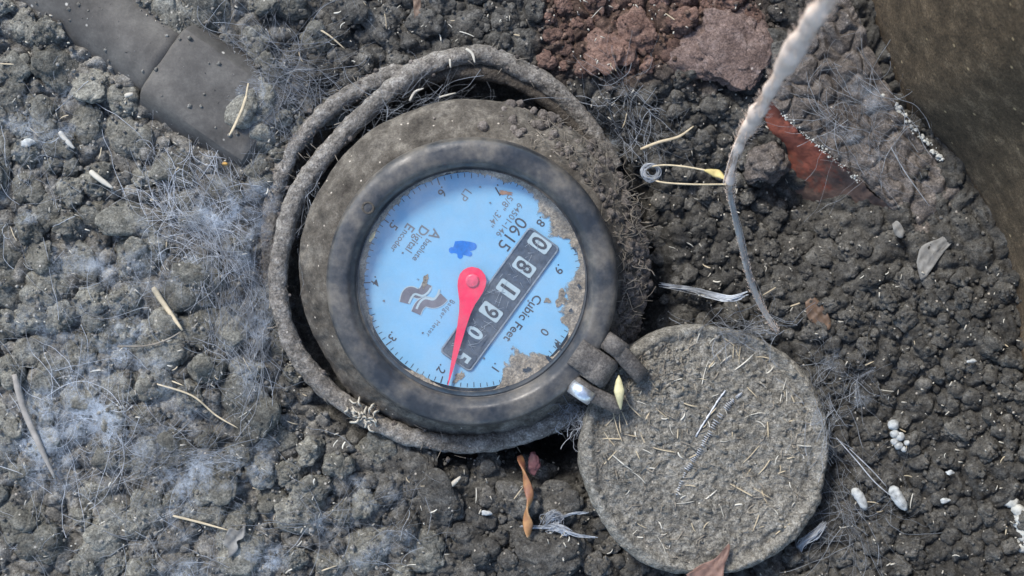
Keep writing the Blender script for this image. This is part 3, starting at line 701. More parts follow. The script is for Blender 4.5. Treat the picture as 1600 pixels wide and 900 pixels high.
def lid_relief(lu, lv):
    p = np.stack([lu * 90, lv * 90, np.zeros_like(lu) + 2], -1); r = np.hypot(lu, lv) / LR
    f1, f2 = worley(lu / 0.0026 + 0.6 * vnoise(p * 4, 92), lv / 0.0026 + 0.6 * vnoise(p * 4, 93), 94)
    z = 0.0020 * fbm(p, 4, 95) + 0.0022 * np.exp(-(((lu + 0.020) / 0.013) ** 2 + ((lv - 0.022) / 0.010) ** 2)) + 0.0009 * np.clip(0.7 - f1, 0, 1) + 0.0006 * fbm(p * 7, 3, 96)
    z = z + 0.0012 * np.exp(-((r - 0.94) / 0.035) ** 2) - 0.0008 * np.exp(-((r - 0.86) / 0.04) ** 2)
    return z
top = lh > -0.0012
lh = lh + np.where(lh > -0.002, lid_relief(lu, lv), 0.0004 * fbm(np.stack([lu * 300, lv * 300, lh * 300], -1), 3, 97))
W3 = LC + lu[..., None] * lx + lv[..., None] * ly + lh[..., None] * LN
i = np.arange(len(pr) - 1)[:, None] * nsg; j = np.arange(nsg)[None, :]; j2 = (j + 1) % nsg
lq = np.stack([i + j, i + j2, i + nsg + j2, i + nsg + j], -1).reshape(-1, 4)
lid = link('lid', mesh_np('lid', to_local(W3.reshape(-1, 3)), lq, M_crust), meter); lid['label'] = 'round meter lid crusted with grey dirt, opened flat beside the meter'
def lid_pt(px, py, up=0.0):
    o = np.array([0, 0, H]); d = np.array(P(px, py, 0)) - o; t = ((LC - o) @ LN) / (d @ LN); p = o + d * t - LC
    a, b_ = p @ lx, p @ ly; z = float(lid_relief(np.array(a), np.array(b_)))
    return LC + a * lx + b_ * ly + (z + up) * LN
# ribbed bright strip on the lid
spine = catmull([(1158, 614), (1140, 630), (1112, 668), (1092, 704), (1072, 736), (1055, 775)], 12)
M_dull = plain_mat('dull_steel', (0.42, 0.44, 0.46), 0.5, 0.4, 900, metal=0.4)
for k in range(0, len(spine) - 1):
    p = lid_pt(*spine[k], 0.0004); t = spine[k + 1] - spine[k]; ang_ = math.atan2(-t[1], t[0]) + math.pi / 2
    wd = (2.2 if k < 10 else 4.6 if k < 48 else 2.4) * K * random.uniform(0.7, 1.15)
    dd = np.array([math.cos(ang_), math.sin(ang_), 0])
    v, f_ = tube_arrays([p - dd * wd, p + np.array([0, 0, 0.0002]), p + dd * wd], [0.00012, 0.00019, 0.00012], 5)
    if k % 9 == 7 or random.random() < 0.12: continue
    link('rib', mesh_np('rib', to_local(v), f_, M_dull), lid)
rl = [lid_pt(x, y, 0.0003) for x, y in catmull([(1133, 610), (1120, 628), (1102, 655), (1086, 682)], 5)]
v, f_ = tube_arrays(rl, [0.0004, 0.00025, 0.00045, 0.0002, 0.0004] * 3 + [0.0003], 5); link('bright_ridge', mesh_np('bright_ridge', to_local(v), f_, M_dull), lid)

# ------------------------------------------------------------------ cable coil round the meter
def crusty_tube(path, rad, sides, amp, seed, fr=500, flat=1.0):
    v, f = tube_arrays(path, rad, sides, flat); c = np.repeat(np.asarray(path), sides, axis=0); c = np.concatenate([c, np.asarray(path)[:1], np.asarray(path)[-1:]])
    d = v - c; v = c + d * (1 + amp * fbm(v * fr, 3, seed) + amp * 0.6 * fbm(v * fr * 0.25, 2, seed + 3))[:, None]; return v, f
def bundle(path, spread, count, r, seed):
    rg = np.random.default_rng(seed); parts = []; n_ = len(path)
    for _ in range(count):
        off = fbm(np.stack([np.linspace(0, 3, n_) + rg.uniform(0, 99), np.zeros(n_), np.zeros(n_)], 1), 2, 5)[:, None] * rg.normal(size=3) * spread * 1.3 + rg.normal(size=3) * spread * 0.45
        i0 = rg.integers(0, max(1, n_ // 3)); i1 = n_ - rg.integers(0, max(1, n_ // 3)); parts.append(tube_arrays((path + off)[i0:i1], r * rg.uniform(0.5, 1.5), 3))
    return merge(parts)
def path3(pts, n=10): return catmull([np.array(P(x, y, z)) for x, y, z in pts], n)
coil = bpy.data.objects.new('cable_coil', None); C.objects.link(coil); coil.location = P(430, 450, 0.0)
tag(coil, 'dusty grey cable coiled in loose loops round the water meter', 'cable')
cables = [
 (M_cable, 0.0031, [(960, 262, -0.004), (915, 190, 0.0), (860, 135, 0.004), (805, 104, 0.006), (757, 86, 0.007), (700, 92, 0.008), (642, 116, 0.009), (575, 172, 0.010), (513, 237, 0.010), (462, 309, 0.010), (438, 400, 0.009), (437, 470, 0.008), (462, 548, 0.007), (515, 612, 0.006), (590, 662, 0.0055), (660, 686, 0.005), (730, 694, 0.005), (800, 684, 0.005), (855, 665, 0.005), (893, 645, 0.004), (915, 628, -0.002)]),
 (M_cable, 0.0029, [(660, 112, 0.001), (615, 116, 0.004), (570, 136, 0.006), (526, 162, 0.007), (480, 205, 0.007), (448, 252, 0.006), (430, 305, 0.004), (422, 365, 0.002), (424, 430, 0.0), (436, 500, -0.002), (462, 565, -0.005)]),
 (M_cable_dark, 0.0030, [(432, 268, -0.001), (410, 320, 0.0), (402, 385, 0.0), (403, 450, -0.001), (414, 515, -0.003), (442, 575, -0.006)]),
 (M_cable_dark, 0.0026, [(625, 150, 0.001), (680, 118, 0.003), (740, 112, 0.004), (800, 124, 0.003), (855, 155, 0.001), (905, 200, -0.001), (945, 255, -0.003), (975, 320, -0.006)]),
]
cinv = Matrix.Translation(-coil.location)
for k, (mt, r, pts) in enumerate(cables):
    pa = path3(pts, 14); rad = np.full(len(pa), r); v, f_ = crusty_tube(pa, rad * (1 + 0.12 * fbm(pa * 60, 2, 115)), 22, 0.24, 110 + k)
    link('loop', mesh_np('loop', v - np.array(coil.location), f_, mt), coil)

# ------------------------------------------------------------------ inlet pipe and coupling nut
pipe = bpy.data.objects.new('inlet_pipe', None); C.objects.link(pipe); pipe.location = P(250, 100, -0.012)
tag(pipe, 'grey dirt-dusted pipe with hexagonal coupling nut half buried in soil', 'pipe')
pdir = np.array([0.82, -0.57, 0.0]); pdir /= np.linalg.norm(pdir); pperp = np.array([0.57, 0.82, 0]); pc = np.array(P(268, 102, 0.0))
def pw(u, vv_, z): return pc + pdir * u + pperp * vv_ + np.array([0, 0, z])
path = [pw(u, 0, 0.0015 + 0.02 * max(0, -u - 0.03)) for u in np.linspace(-0.13, 0.002, 40)]
v, f_ = crusty_tube(path, 0.0140, 64, 0.012, 120, 90); link('pipe', mesh_np('pipe', v - np.array(pipe.location), f_, M_pipe), pipe)
# nut: hexagonal prism, rounded edges
secs = []
for u, sc_ in ((0.0012, 0.93), (0.002, 0.985), (0.0032, 1.0), (0.012, 1.0), (0.022, 1.0), (0.036, 1.0), (0.039, 0.985), (0.0405, 0.92), (0.042, 0.75)):
    row = []
    for k in range(6):
        a0 = math.radians(60 * k)
        for t in np.linspace(0, 1, 10, endpoint=False):
            c0 = np.array([math.cos(a0), math.sin(a0)]); c1 = np.array([math.cos(a0 + math.pi / 3), math.sin(a0 + math.pi / 3)]); e = c0 + (c1 - c0) * t
            l_ = np.linalg.norm(e); e = e / l_ * min(l_, 0.972); row.append(pw(u, e[0] * 0.0245 * sc_, -0.0050 - 0.16 * max(0, u - 0.006) + e[1] * 0.0245 * sc_))
    secs.append(row)
v = np.array(secs).reshape(-1, 3); ns = 60; v = v + 0.0005 * np.stack([fbm(v * 150, 3, s_) for s_ in (130, 131, 132)], 1)
i = np.arange(len(secs) - 1)[:, None] * ns; j = np.arange(ns)[None, :]; j2 = (j + 1) % ns
q = np.stack([i + j, i + ns + j, i + ns + j2, i + j2], -1).reshape(-1, 4); f_ = np.concatenate([q[:, [0, 1, 2]], q[:, [0, 2, 3]]])
ce = len(v); v = np.concatenate([v, [v[:ns].mean(0)], [v[-ns:].mean(0)]]); jj = np.arange(ns); jn = (jj + 1) % ns
f_ = np.concatenate([f_, np.stack([np.full(ns, ce), jj, jn], 1), np.stack([np.full(ns, ce + 1), ce - ns + jn, ce - ns + jj], 1)])
me = mesh_np('coupling_nut', v - np.array(pipe.location), f_, M_pipe); me.shade_smooth() if hasattr(me, 'shade_smooth') else None
link('coupling_nut', me, pipe)
try: me.set_sharp_from_angle(angle=math.radians(28))
except Exception: pass

# ------------------------------------------------------------------ brown box wall beside the pit
def loft(name, rows, mat, parent=None, noise=0.0, nf=200, seed=0, origin=(0, 0, 0), closed=False, smooth=True):
    v = np.array(rows, float); m_, k = v.shape[:2]; fl = v.reshape(-1, 3)
    if noise: fl = fl + noise * np.stack([fbm(fl * nf, 4, seed + s_) for s_ in (0, 9, 18)], 1)
    i = np.arange(m_ - 1)[:, None] * k; j = np.arange(k if closed else k - 1)[None, :]; j2 = (j + 1) % k
    q = np.stack([i + j, i + j2, i + k + j2, i + k + j], -1).reshape(-1, 4)
    return link(name, mesh_np(name, fl - np.array(origin), q, mat, smooth), parent)
wb = catmull([(1300, -330), (1322, -150), (1345, -20), (1372, 90), (1412, 180), (1470, 246), (1520, 335), (1556, 440), (1568, 560), (1574, 680), (1590, 790), (1612, 900), (1640, 1050), (1660, 1250)], 12)
wbw = np.array([P(x, y, -0.004) for x, y in wb]); tng = np.gradient(wbw, axis=0); tng /= np.linalg.norm(tng, axis=1)[:, None]; wn = np.stack([-tng[:, 1], tng[:, 0], tng[:, 0] * 0], 1)
rows = []
for z, o_ in [(-0.03, 0.0)] + [(z, 0.0008 + 0.05 * max(z, 0)) for z in np.linspace(-0.01, 0.185, 60)] + [(0.19, 0.012), (0.19, 0.020), (0.186, 0.0225), (0.08, 0.0225), (-0.03, 0.0225)]:
    r = wbw + wn * o_; r[:, 2] = z; rows.append(r)
wall = loft('pit_wall', rows, M_wall, noise=0.0006, nf=140, seed=140); tag(wall, 'dark brown curved wall of the meter box rising beside the soil', 'wall')

# ------------------------------------------------------------------ terracotta slab under dirt
slab = bpy.data.objects.new('terracotta_slab', None); C.objects.link(slab); slab.location = P(1330, 300, -0.012)
tag(slab, 'broken red terracotta slab under a coat of grey dirt along the wall', 'slab')
so = np.array(slab.location)
eL = catmull([(1196, 150), (1212, 170), (1240, 198), (1290, 240), (1345, 284), (1398, 332), (1440, 385), (1478, 440), (1510, 520)], 24)
eR = catmull([(1322, -10), (1345, 40), (1370, 100), (1405, 172), (1468, 246), (1516, 330), (1548, 420), (1560, 480), (1566, 560)], 24)
nn2 = 150; zt = np.linspace(0.0085, -0.001, len(eL)); rowsT = []
for k in range(nn2 + 1):
    t = k / nn2; rr_ = []
    for a, b_, z in zip(eL, eR, zt):
        q = a + (b_ - a) * t; e = min(t, 1 - t) * 8; zz = z - 0.0012 * max(0, 1 - e) ** 2; rr_.append(P(q[0], q[1], zz))
    rowsT.append(rr_)
T = np.array(rowsT, float); wq = T * np.array([1, 1, 0]); f1, f2 = worley(T[..., 0] / 0.0075 + 0.5 * vnoise(wq * 220, 153), T[..., 1] / 0.0075 + 0.5 * vnoise(wq * 220, 154), 151); T[..., 2] += 0.0034 * np.sqrt(np.clip(f2 - f1, 0, 0.8)) + 0.0022 * fbm(T * 130, 4, 150) + 0.0012 * fbm(T * 30, 2, 152)
def strip(edge, z0, dz, dx, dy, steps, seed):
    rows = []
    for s_ in np.linspace(0, 1, steps):
        rows.append([P(x + dx * s_ ** 1.3, y + dy * s_ ** 1.3, z - dz * s_) for (x, y), z in zip(edge, z0)])
    return rows
M_dirt = dirt_mat('dirt_coat', [(0.2, (0.05, 0.043, 0.037)), (0.5, (0.125, 0.108, 0.094)), (0.8, (0.235, 0.208, 0.182))], 220, 0.9, 1300, speck=(0.45, 0.4, 0.34), speck_scale=450)
top_edge = T[0]
sideA = []
for s_ in np.linspace(0, 1, 30):
    e = top_edge.copy(); sm_ = np.stack([np.convolve(np.pad(top_edge[:, q_], 14, 'edge'), np.ones(29) / 29, 'valid') for q_ in range(3)], 1); bl_ = min(1.0, s_ * 7); e = e * (1 - bl_) + sm_ * bl_; e[:, 2] += 0.0002 - 0.027 * s_; sh = 78 * K * s_ ** 1.1 * np.interp(np.arange(len(e)), [0, 34, 103, 154, len(e)], [0.35, 0.9, 1.0, 0.6, 0.2]); e[:, 0] -= 0.55 * sh; e[:, 1] -= 0.83 * sh; sideA.append(e)
loft('dirt_cover', T, M_dirt, slab, origin=so)
# side: red where it is bare, dirt-stained elsewhere
m, n, b = new_mat('stained_terracotta'); geo = N(n, 'ShaderNodeNewGeometry'); ps = geo.outputs['Position']
red_ = ramp(n, noise_node(n, 260, 4, 0.6, ps).outputs[0], [(0.3, (0.19, 0.055, 0.03)), (0.7, (0.34, 0.10, 0.06))]).outputs[0]
brn = ramp(n, noise_node(n, 300, 5, 0.6, ps).outputs[0], [(0.3, (0.085, 0.052, 0.038)), (0.7, (0.17, 0.11, 0.082))]).outputs[0]
vd = N(n, 'ShaderNodeVectorMath', operation='DISTANCE'); n.links.new(ps, vd.inputs[0]); vd.inputs[1].default_value = P(1243, 200, 0.004)
ms = N(n, 'ShaderNodeMath', operation='MULTIPLY_ADD'); n.links.new(vd.outputs['Value'], ms.inputs[0]); ms.inputs[1].default_value = 19.0; n.links.new(noise_node(n, 140, 5, 0.7, ps).outputs[0], ms.inputs[2])
mk = ramp(n, ms.outputs[0], [(0.80, (0, 0, 0)), (0.95, (1, 1, 1))]).outputs[0]
n.links.new(mixc(n, mk, red_, brn), b.inputs['Base Color']); b.inputs['Roughness'].default_value = 0.9
bu = N(n, 'ShaderNodeBump'); bu.inputs['Strength'].default_value = 0.7; bu.inputs['Distance'].default_value = 0.0006; n.links.new(noise_node(n, 600, 5, 0.7, ps).outputs[0], bu.inputs['Height']); n.links.new(bu.outputs[0], b.inputs['Normal'])
M_stain = m
loft('broken_edge', sideA, M_stain, slab, noise=0.0013, nf=120, seed=155, origin=so)
M_lime = plain_mat('lime_crust', (0.42, 0.42, 0.38), 0.95, 0.35, 500, bump=0.6)
def crust_line(name, pts, r, seed, parent=None, mat=None, origin=(0, 0, 0), z=None):
    c = catmull(pts, 10); rg = random.Random(seed); parts = []
    for k in range(150):
        x, y, zz = c[rg.randrange(len(c))]; v, f = LUMPS_LO[rg.randrange(14)]; rr_ = r * (0.25 + 1.1 * rg.random() ** 2.5)
        parts.append((v @ rot_rand().T * rr_ * np.array([1, 1, .6]) + np.array(P(x + rg.gauss(0, 2.2), y + rg.gauss(0, 2.2), zz + rg.uniform(-.0004, .0006))), f))
    v, f = merge(parts); return link(name, mesh_np(name, v - np.array(origin), f, mat or M_lime), parent)
crust_line('lime_crust', [(1378, 150, 0.007), (1402, 168, 0.006), (1425, 200, 0.006), (1448, 222, 0.006), (1470, 248, 0.005)], 0.0008, 160, slab, origin=so)
crust_line('lime_crust', [(1496, 290, 0.004), (1508, 318, 0.004), (1520, 350, 0.003), (1535, 380, 0.003)], 0.0005, 161, slab, origin=so)
crust_line('lime_crust', [(1222, 176, 0.0085), (1262, 214, 0.008), (1300, 246, 0.007), (1340, 281, 0.0065)], 0.0004, 162, slab, origin=so)
crust_line('lime_crust', [(1562, 560, 0.004), (1558, 620, 0.004), (1566, 680, 0.004), (1562, 730, 0.004)], 0.0009, 163, wall)
crust_line('lime_crust', [(1570, 770, 0.006), (1590, 800, 0.008), (1600, 850, 0.006)], 0.0022, 164, wall)
# pale flakes on the slab
def flake(name, pts, z, mat, thick, seed, label=None, cat=None, curl=0.0, group=None, zfun=None):
    """thin curled chip: outline in pixels, real thickness"""
    c = catmull(pts + pts[:1], 4)[:-1]; cx, cy = c.mean(0); rings = [c, cx + (c - cx) * 0 + 0]
    allv, fs = [], []; k = len(c); R = 5
    for side, dz in ((0, thick), (1, 0.0)):
        for q in range(R + 1):
            t = 1 - q / R * 0.98
            for x, y in c:
                X, Y = cx + (x - cx) * t, cy + (y - cy) * t; zz = (zfun(X, Y) if zfun else z) + dz + curl * K * ((X - cx) * 0.8 + (Y - cy) * 0.6) ** 2 / 30 + 0.0004 * math.sin(X * 0.35 + seed) * math.cos(Y * 0.3)
                allv.append(P(X, Y, zz))
    n1 = (R + 1) * k
    for side in (0, 1):
        o_ = side * n1
        for q in range(R):
            for j in range(k):
                a, b_ = o_ + q * k + j, o_ + q * k + (j + 1) % k; fs += [(a, b_, b_ + k), (a, b_ + k, a + k)]
    for j in range(k):
        a, b_ = j, (j + 1) % k; fs += [(a, b_, b_ + n1), (a, b_ + n1, a + n1)]
    o = link(name, mesh_np(name, np.array(allv, float), np.array(fs), mat)); me = o.data
    bm = bmesh.new(); bm.from_mesh(me); bmesh.ops.recalc_face_normals(bm, faces=bm.faces[:]); bm.to_mesh(me); bm.free()
    if label: tag(o, label, cat, group)
    return o
def hz_px(px, py): p = P(px, py, 0); return float(hget(p.x, p.y))
M_chip = plain_mat('grey_chip', (0.165, 0.16, 0.145), 0.9, 0.5, 250, bump=1.0)
flake('pale_flake', [(1432, 410), (1440, 385), (1468, 372), (1480, 365), (1492, 372), (1470, 400), (1448, 432), (1438, 436)], 0.0055, M_chip, 0.001, 1, 'pale grey flake lying on the dirt of the terracotta slab', 'flake')
flake('pale_flake', [(1394, 350), (1402, 345), (1412, 358), (1410, 372), (1398, 366)], 0.0075, M_chip, 0.001, 2, 'small pale chip by the flake on the terracotta slab', 'flake')
# rounded red-brown block
v, f_ = lump(6, 421, 9, 0.6); w3 = v * np.array([0.0168, 0.0178, 0.0105]); a_ = 0.5; w3 = np.stack([w3[:, 0] * math.cos(a_) - w3[:, 1] * math.sin(a_), w3[:, 0] * math.sin(a_) + w3[:, 1] * math.cos(a_), w3[:, 2]], 1)
w3[:, 2] = np.where(w3[:, 2] > 0.004, 0.004 + (w3[:, 2] - 0.004) * 0.22, w3[:, 2]); w3 += 0.0006 * np.stack([fbm(w3 * 200, 3, s_) for s_ in (1, 2, 3)], 1)
M_redblock = dirt_mat('red_block', [(0.2, (0.085, 0.058, 0.048)), (0.5, (0.165, 0.118, 0.10)), (0.8, (0.27, 0.21, 0.185))], 240, 0.9, 1300, speck=(0.5, 0.42, 0.36), speck_scale=380)
ob = link('clay_block', mesh_np('clay_block', w3, f_, M_redblock)); ob.location = P(1142, 80, 0.0045); tag(ob, 'large flat-topped reddish block at the upper end of the terracotta slab', 'block')
v, f_ = lump(5, 433, 20, 0.45); w3 = v * np.array([0.0085, 0.0088, 0.0075]); ob = link('soil_lump', mesh_np('soil_lump', w3, f_, M_dirt)); ob.location = P(1196, 256, -0.003); ob.rotation_euler = (0.3, 0.2, 0.4); tag(ob, 'big squarish dark lump wedged against the red slab edge', 'clod')

# ------------------------------------------------------------------ hanging root cord
cord = bpy.data.objects.new('hanging_cord', None); C.objects.link(cord); cord.location = P(1205, 512, 0.0)
tag(cord, 'pale fuzzy cord hanging from above down to the open lid', 'cord'); co_ = np.array(cord.location)
cp_ = [(1216, 520, 0.012, .0009), (1190, 480, 0.016, .0011), (1170, 430, 0.024, .0011), (1156, 370, 0.036, .0009), (1143, 315, 0.048, .0010), (1141, 285, 0.056, .0015), (1152, 235, 0.072, .0017), (1172, 195, 0.092, .0026), (1196, 155, 0.110, .0022), (1222, 110, 0.130, .0025), (1252, 60, 0.150, .0027), (1285, 10, 0.170, .0026), (1330, -50, 0.190, .0026), (1400, -120, 0.196, .0024), (1470, -170, 0.1945, .0022)]
c = catmull([np.array([*P(x, y, z), r]) for x, y, z, r in cp_], 12)
M_cord = plain_mat('cord_fibre', (0.70, 0.57, 0.47), 0.9, 0.3, 90, bump=0.6); M_cordlo = plain_mat('silk_cord', (0.50, 0.49, 0.46), 0.9, 0.25, 120)
k_ = 12 * 5
v, f_ = merge([crusty_tube(c[k_:, :3], c[k_:, 3] * (0.72 + 0.55 * fbm(c[k_:, :3] * 90, 2, 172)), 14, 0.45, 170, 260), bundle(c[k_:, :3], 0.0009, 60, 0.0002, 173)]); link('cord', mesh_np('cord', v - co_, f_, M_cord), cord)
v, f_ = bundle(c[:k_ + 2, :3], 0.00055, 130, 0.00008, 171); link('silk_end', mesh_np('silk_end', v - co_, f_, M_cordlo), cord)
fz = []
for _ in range(1500):
    i_ = random.randrange(len(c) - 2); p = c[i_, :3]; r = c[i_, 3]; d = np.array([random.gauss(0, 1) for _ in range(3)]); d /= np.linalg.norm(d); t = c[i_ + 1, :3] - p; t /= np.linalg.norm(t); d = d - t * (d @ t) * 0.6
    l = r * random.uniform(0.3, 1.2); fz.append(tube_arrays([p + d * r * 0.7, p + d * (r * 0.7 + l * 0.5) + t * l * 0.3, p + d * (r * 0.7 + l * 0.7) + t * l * 0.9], [0.00010, 0.00008, 0.00003], 3))
v, f_ = merge(fz); link('fuzz', mesh_np('fuzz', v - co_, f_, M_cord), cord)
# side loop and its knot
lp = path3([(1139, 288, 0.052), (1122, 272, 0.046), (1080, 262, 0.036), (1040, 258, 0.026), (1014, 262, 0.020), (1008, 272, 0.018), (1030, 284, 0.022), (1080, 288, 0.034), (1135, 288, 0.050)], 8)
v, f_ = tube_arrays(lp, 0.00028, 6); link('side_loop', mesh_np('side_loop', v - co_, f_, M_straw), cord)
kn = []
for s_ in range(40):
    ph, rr_ = random.uniform(0, 6.28), random.gauss(0.0026, 0.0004); cx_, cy_ = random.gauss(0, .0003), random.gauss(0, .0003)
    kn.append(tube_arrays(np.array([np.array(P(1018, 269, 0.021)) + np.array([cx_ + rr_ * math.cos(t + ph), cy_ + rr_ * 0.85 * math.sin(t + ph), 0.0007 * math.sin(2 * t + s_)]) for t in np.linspace(0, random.uniform(1.5, 4.5), 14)]), random.uniform(.00007, .00016), 3))
v, f_ = merge(kn); link('silk_knot', mesh_np('silk_knot', v - co_, f_, M_silk), cord)
v, f_ = tube_arrays(path3([(1132, 279, 0.05), (1122, 272, 0.047), (1110, 268, 0.043), (1100, 266, 0.041)], 4), np.interp(np.linspace(0, 1, 13), [0, .4, 1], [.0004, .0014, .0002]), 8, 0.5); link('husk', mesh_np('husk', v - co_, f_, plain_mat('husk_yellow', (0.42, 0.34, 0.14), 0.7)), cord)
v, f_ = bundle(path3([(1168, 458, 0.02), (1140, 466, 0.014), (1110, 460, 0.008), (1075, 452, 0.0), (1030, 446, -0.002)], 8), 0.0007, 50, 0.00012, 175); link('silk_branch', mesh_np('silk_branch', v - co_, f_, M_silk), cord)

# ------------------------------------------------------------------ cobwebs
from math import cos, sin, pi
def smooth_h(px, py, rad=0.004):
    p = P(px, py, 0); best = -1
    for a in range(6):
        best = max(best, float(hget(p.x + rad * cos(a * pi / 3), p.y + rad * sin(a * pi / 3))))
    return 0.5 * best + 0.5 * float(hget(p.x, p.y))
def web(label, cx, cy, rx, ry, count, lo, hi, mat, rad=0.00006, lift=(0.0001, 0.0016), bias=None, sheet=0, seed=0, group=None, zadd=None, wander=0.28):
    R = random.Random(seed * 13 + 5); root = bpy.data.objects.new('cobweb', None); C.objects.link(root); root.location = P(cx, cy, hz_px(cx, cy)); tag(root, label, 'cobweb', group); ro = np.array(root.location); parts = []
    hubs = [(cx + R.gauss(0, .5) * rx, cy + R.gauss(0, .5) * ry) for _ in range(5)]
    for k in range(count):
        if R.random() < 0.35: hx_, hy_ = R.choice(hubs); x, y = hx_ + R.gauss(0, 6), hy_ + R.gauss(0, 6)
        else: x, y = cx + R.gauss(0, .5) * rx, cy + R.gauss(0, .5) * ry
        a = R.uniform(0, 2 * pi) if bias is None or R.random() < 0.3 else bias + R.gauss(0, 0.35) + (pi if R.random() < 0.5 else 0)
        ln = R.uniform(lo, hi); n_ = 9; cur = R.gauss(0, wander); lf = R.uniform(*lift); pts = []
        for i_ in range(n_):
            za = zadd(x, y) if zadd else smooth_h(x, y)
            pts.append((x, y, za + lf)); a += cur * 0.4 + R.gauss(0, wander * 0.6); x += cos(a) * ln / n_; y += sin(a) * ln / n_
        z = np.array([p[2] for p in pts]); z = np.maximum(np.convolve(np.pad(z, 2, 'edge'), np.ones(5) / 5, 'valid'), z - 0.0015)
        parts.append(tube_arrays(catmull([np.array(P(p[0], p[1], zz)) for p, zz in zip(pts, z)], 2), rad * R.choice([0.35, 0.45, 0.5, 0.6, 0.8, 1.6]), 3, capped=False))
    v, f = merge(parts); link('threads', mesh_np('threads', v - ro, f, mat), root)
    for s_ in range(sheet):
        sx, sy = cx + R.gauss(0, .45) * rx, cy + R.gauss(0, .45) * ry; r0 = R.uniform(0.25, 0.5) * min(rx, ry) * 1.2; k = 28; rings = 10; rows = []
        ph = R.uniform(0, 50)
        for q in range(rings + 1):
            row = []
            for j in range(k):
                t = 2 * pi * j / k; rr_ = r0 * (0.02 + 0.98 * q / rings) * (1 + 0.55 * float(vnoise(np.array([cos(t) * 1.6 + ph, sin(t) * 1.6, 0.0]), 7))) * (1.5 if abs(cos(t - (bias or 0))) > 0.8 else 1)
                X, Y = sx + rr_ * cos(t), sy + rr_ * sin(t); row.append(P(X, Y, (zadd(X, Y) if zadd else smooth_h(X, Y, 0.005)) + 0.0011))
            rows.append(row)
        A = np.array(rows, float); Z = A[..., 2]
        for _ in range(2): Z = 0.4 * Z + 0.15 * (np.roll(Z, 1, 1) + np.roll(Z, -1, 1)) + 0.15 * (np.concatenate([Z[:1], Z[:-1]]) + np.concatenate([Z[1:], Z[-1:]])) + 0.0001
        A[..., 2] = Z; so_ = loft('sheet', A, M_web, root, origin=ro, closed=True)
        dn_ = np.repeat(np.clip(1.25 * (1 - np.linspace(0, 1, rings + 1) ** 2), 0, 1), k); at_ = so_.data.attributes.new('tint', 'FLOAT_VECTOR', 'POINT'); at_.data.foreach_set('vector', np.repeat(dn_, 3).astype(np.float32))
    return root
web('dense blue white cobweb between the pipe nut and the cable coil', 330, 330, 110, 110, 420, 40, 150, M_silk, bias=0.9, sheet=6, seed=1)
web('cobweb threads trailing down beside the dark outer cable loop', 375, 470, 70, 130, 320, 40, 160, M_silk_dim, bias=1.4, sheet=4, seed=2)
web('fine cobweb strands stretched over the hexagonal pipe nut', 430, 120, 95, 75, 300, 40, 170, M_silk_dim, bias=0.5, sheet=3, seed=3)
web('cobweb draped over soil with a long bare twig through it', 105, 660, 120, 150, 170, 40, 160, M_silk, bias=1.2, sheet=8, seed=4)
web('loose cobweb sheet between the bare twig and the thin curved straw', 270, 720, 130, 80, 170, 40, 150, M_silk_dim, bias=-0.4, sheet=8, seed=5)
web('cobweb over clods around the straight dry stem', 250, 860, 190, 60, 170, 30, 130, M_silk_dim, sheet=7, seed=6)
web('small pale cobweb patches over soil far from the coil and below the pipe', 60, 260, 70, 120, 70, 20, 80, M_silk, sheet=5, seed=7)
web('wispy cobweb over clods near the short white straw stub', 560, 830, 120, 80, 110, 30, 120, M_silk_dim, sheet=4, seed=8)
web('dusty cobweb caught between the red clay lumps and the coil', 985, 200, 80, 80, 190, 30, 120, M_silk_dim, bias=0.9, sheet=1, seed=9)
web('thin grey cobweb sheet clinging beside the lid edge', 1325, 590, 40, 55, 60, 30, 90, M_silk_dim, sheet=3, seed=10)
web('dark loose cobweb threads in the shade under the lid', 1330, 800, 60, 80, 120, 40, 150, M_silk_dim, bias=1.1, seed=11, rad=0.00006)
web('cobweb strands across the dirt where slab meets brown wall', 1350, 190, 90, 80, 150, 30, 130, M_silk_dim, bias=0.8, sheet=2, seed=12, zadd=lambda x, y: 0.0085 - 0.0095 * min(max((y - 150) / 370, 0), 1))
web('black and white web tangle in the gap between coil and meter case', 640, 165, 120, 30, 130, 30, 110, M_silk_dim, bias=-0.45, seed=13, zadd=lambda x, y: 0.010, lift=(0, 0.004))
web('web threads in the gap between the meter case and inner loop', 490, 330, 24, 90, 80, 20, 90, M_silk_dim, bias=1.9, seed=14, zadd=lambda x, y: 0.009, lift=(0, 0.004))
lz = lambda x, y: 0.0155 if math.hypot(x - 1105, y - 700) < 190 else 0.010
web('dusty cobweb fringe along the lid rim where the cord touches', 1165, 512, 80, 22, 120, 20, 80, M_silk_dim, bias=0.1, sheet=2, seed=16, zadd=lz)
web('ragged cobweb fringe along the lid rim facing the pupae', 1290, 650, 22, 80, 90, 20, 80, M_silk_dim, bias=1.6, sheet=2, seed=17, zadd=lz)
web('grey wool of cobweb packed between the hinge pin and the coil', 900, 655, 30, 22, 160, 10, 45, M_silk, seed=18, zadd=lambda x, y: 0.008, lift=(0, 0.005), wander=0.5)
web('faint cobweb threads on open soil near the thick straw', 160, 470, 140, 100, 80, 30, 110, M_silk_dim, sheet=5, seed=15)

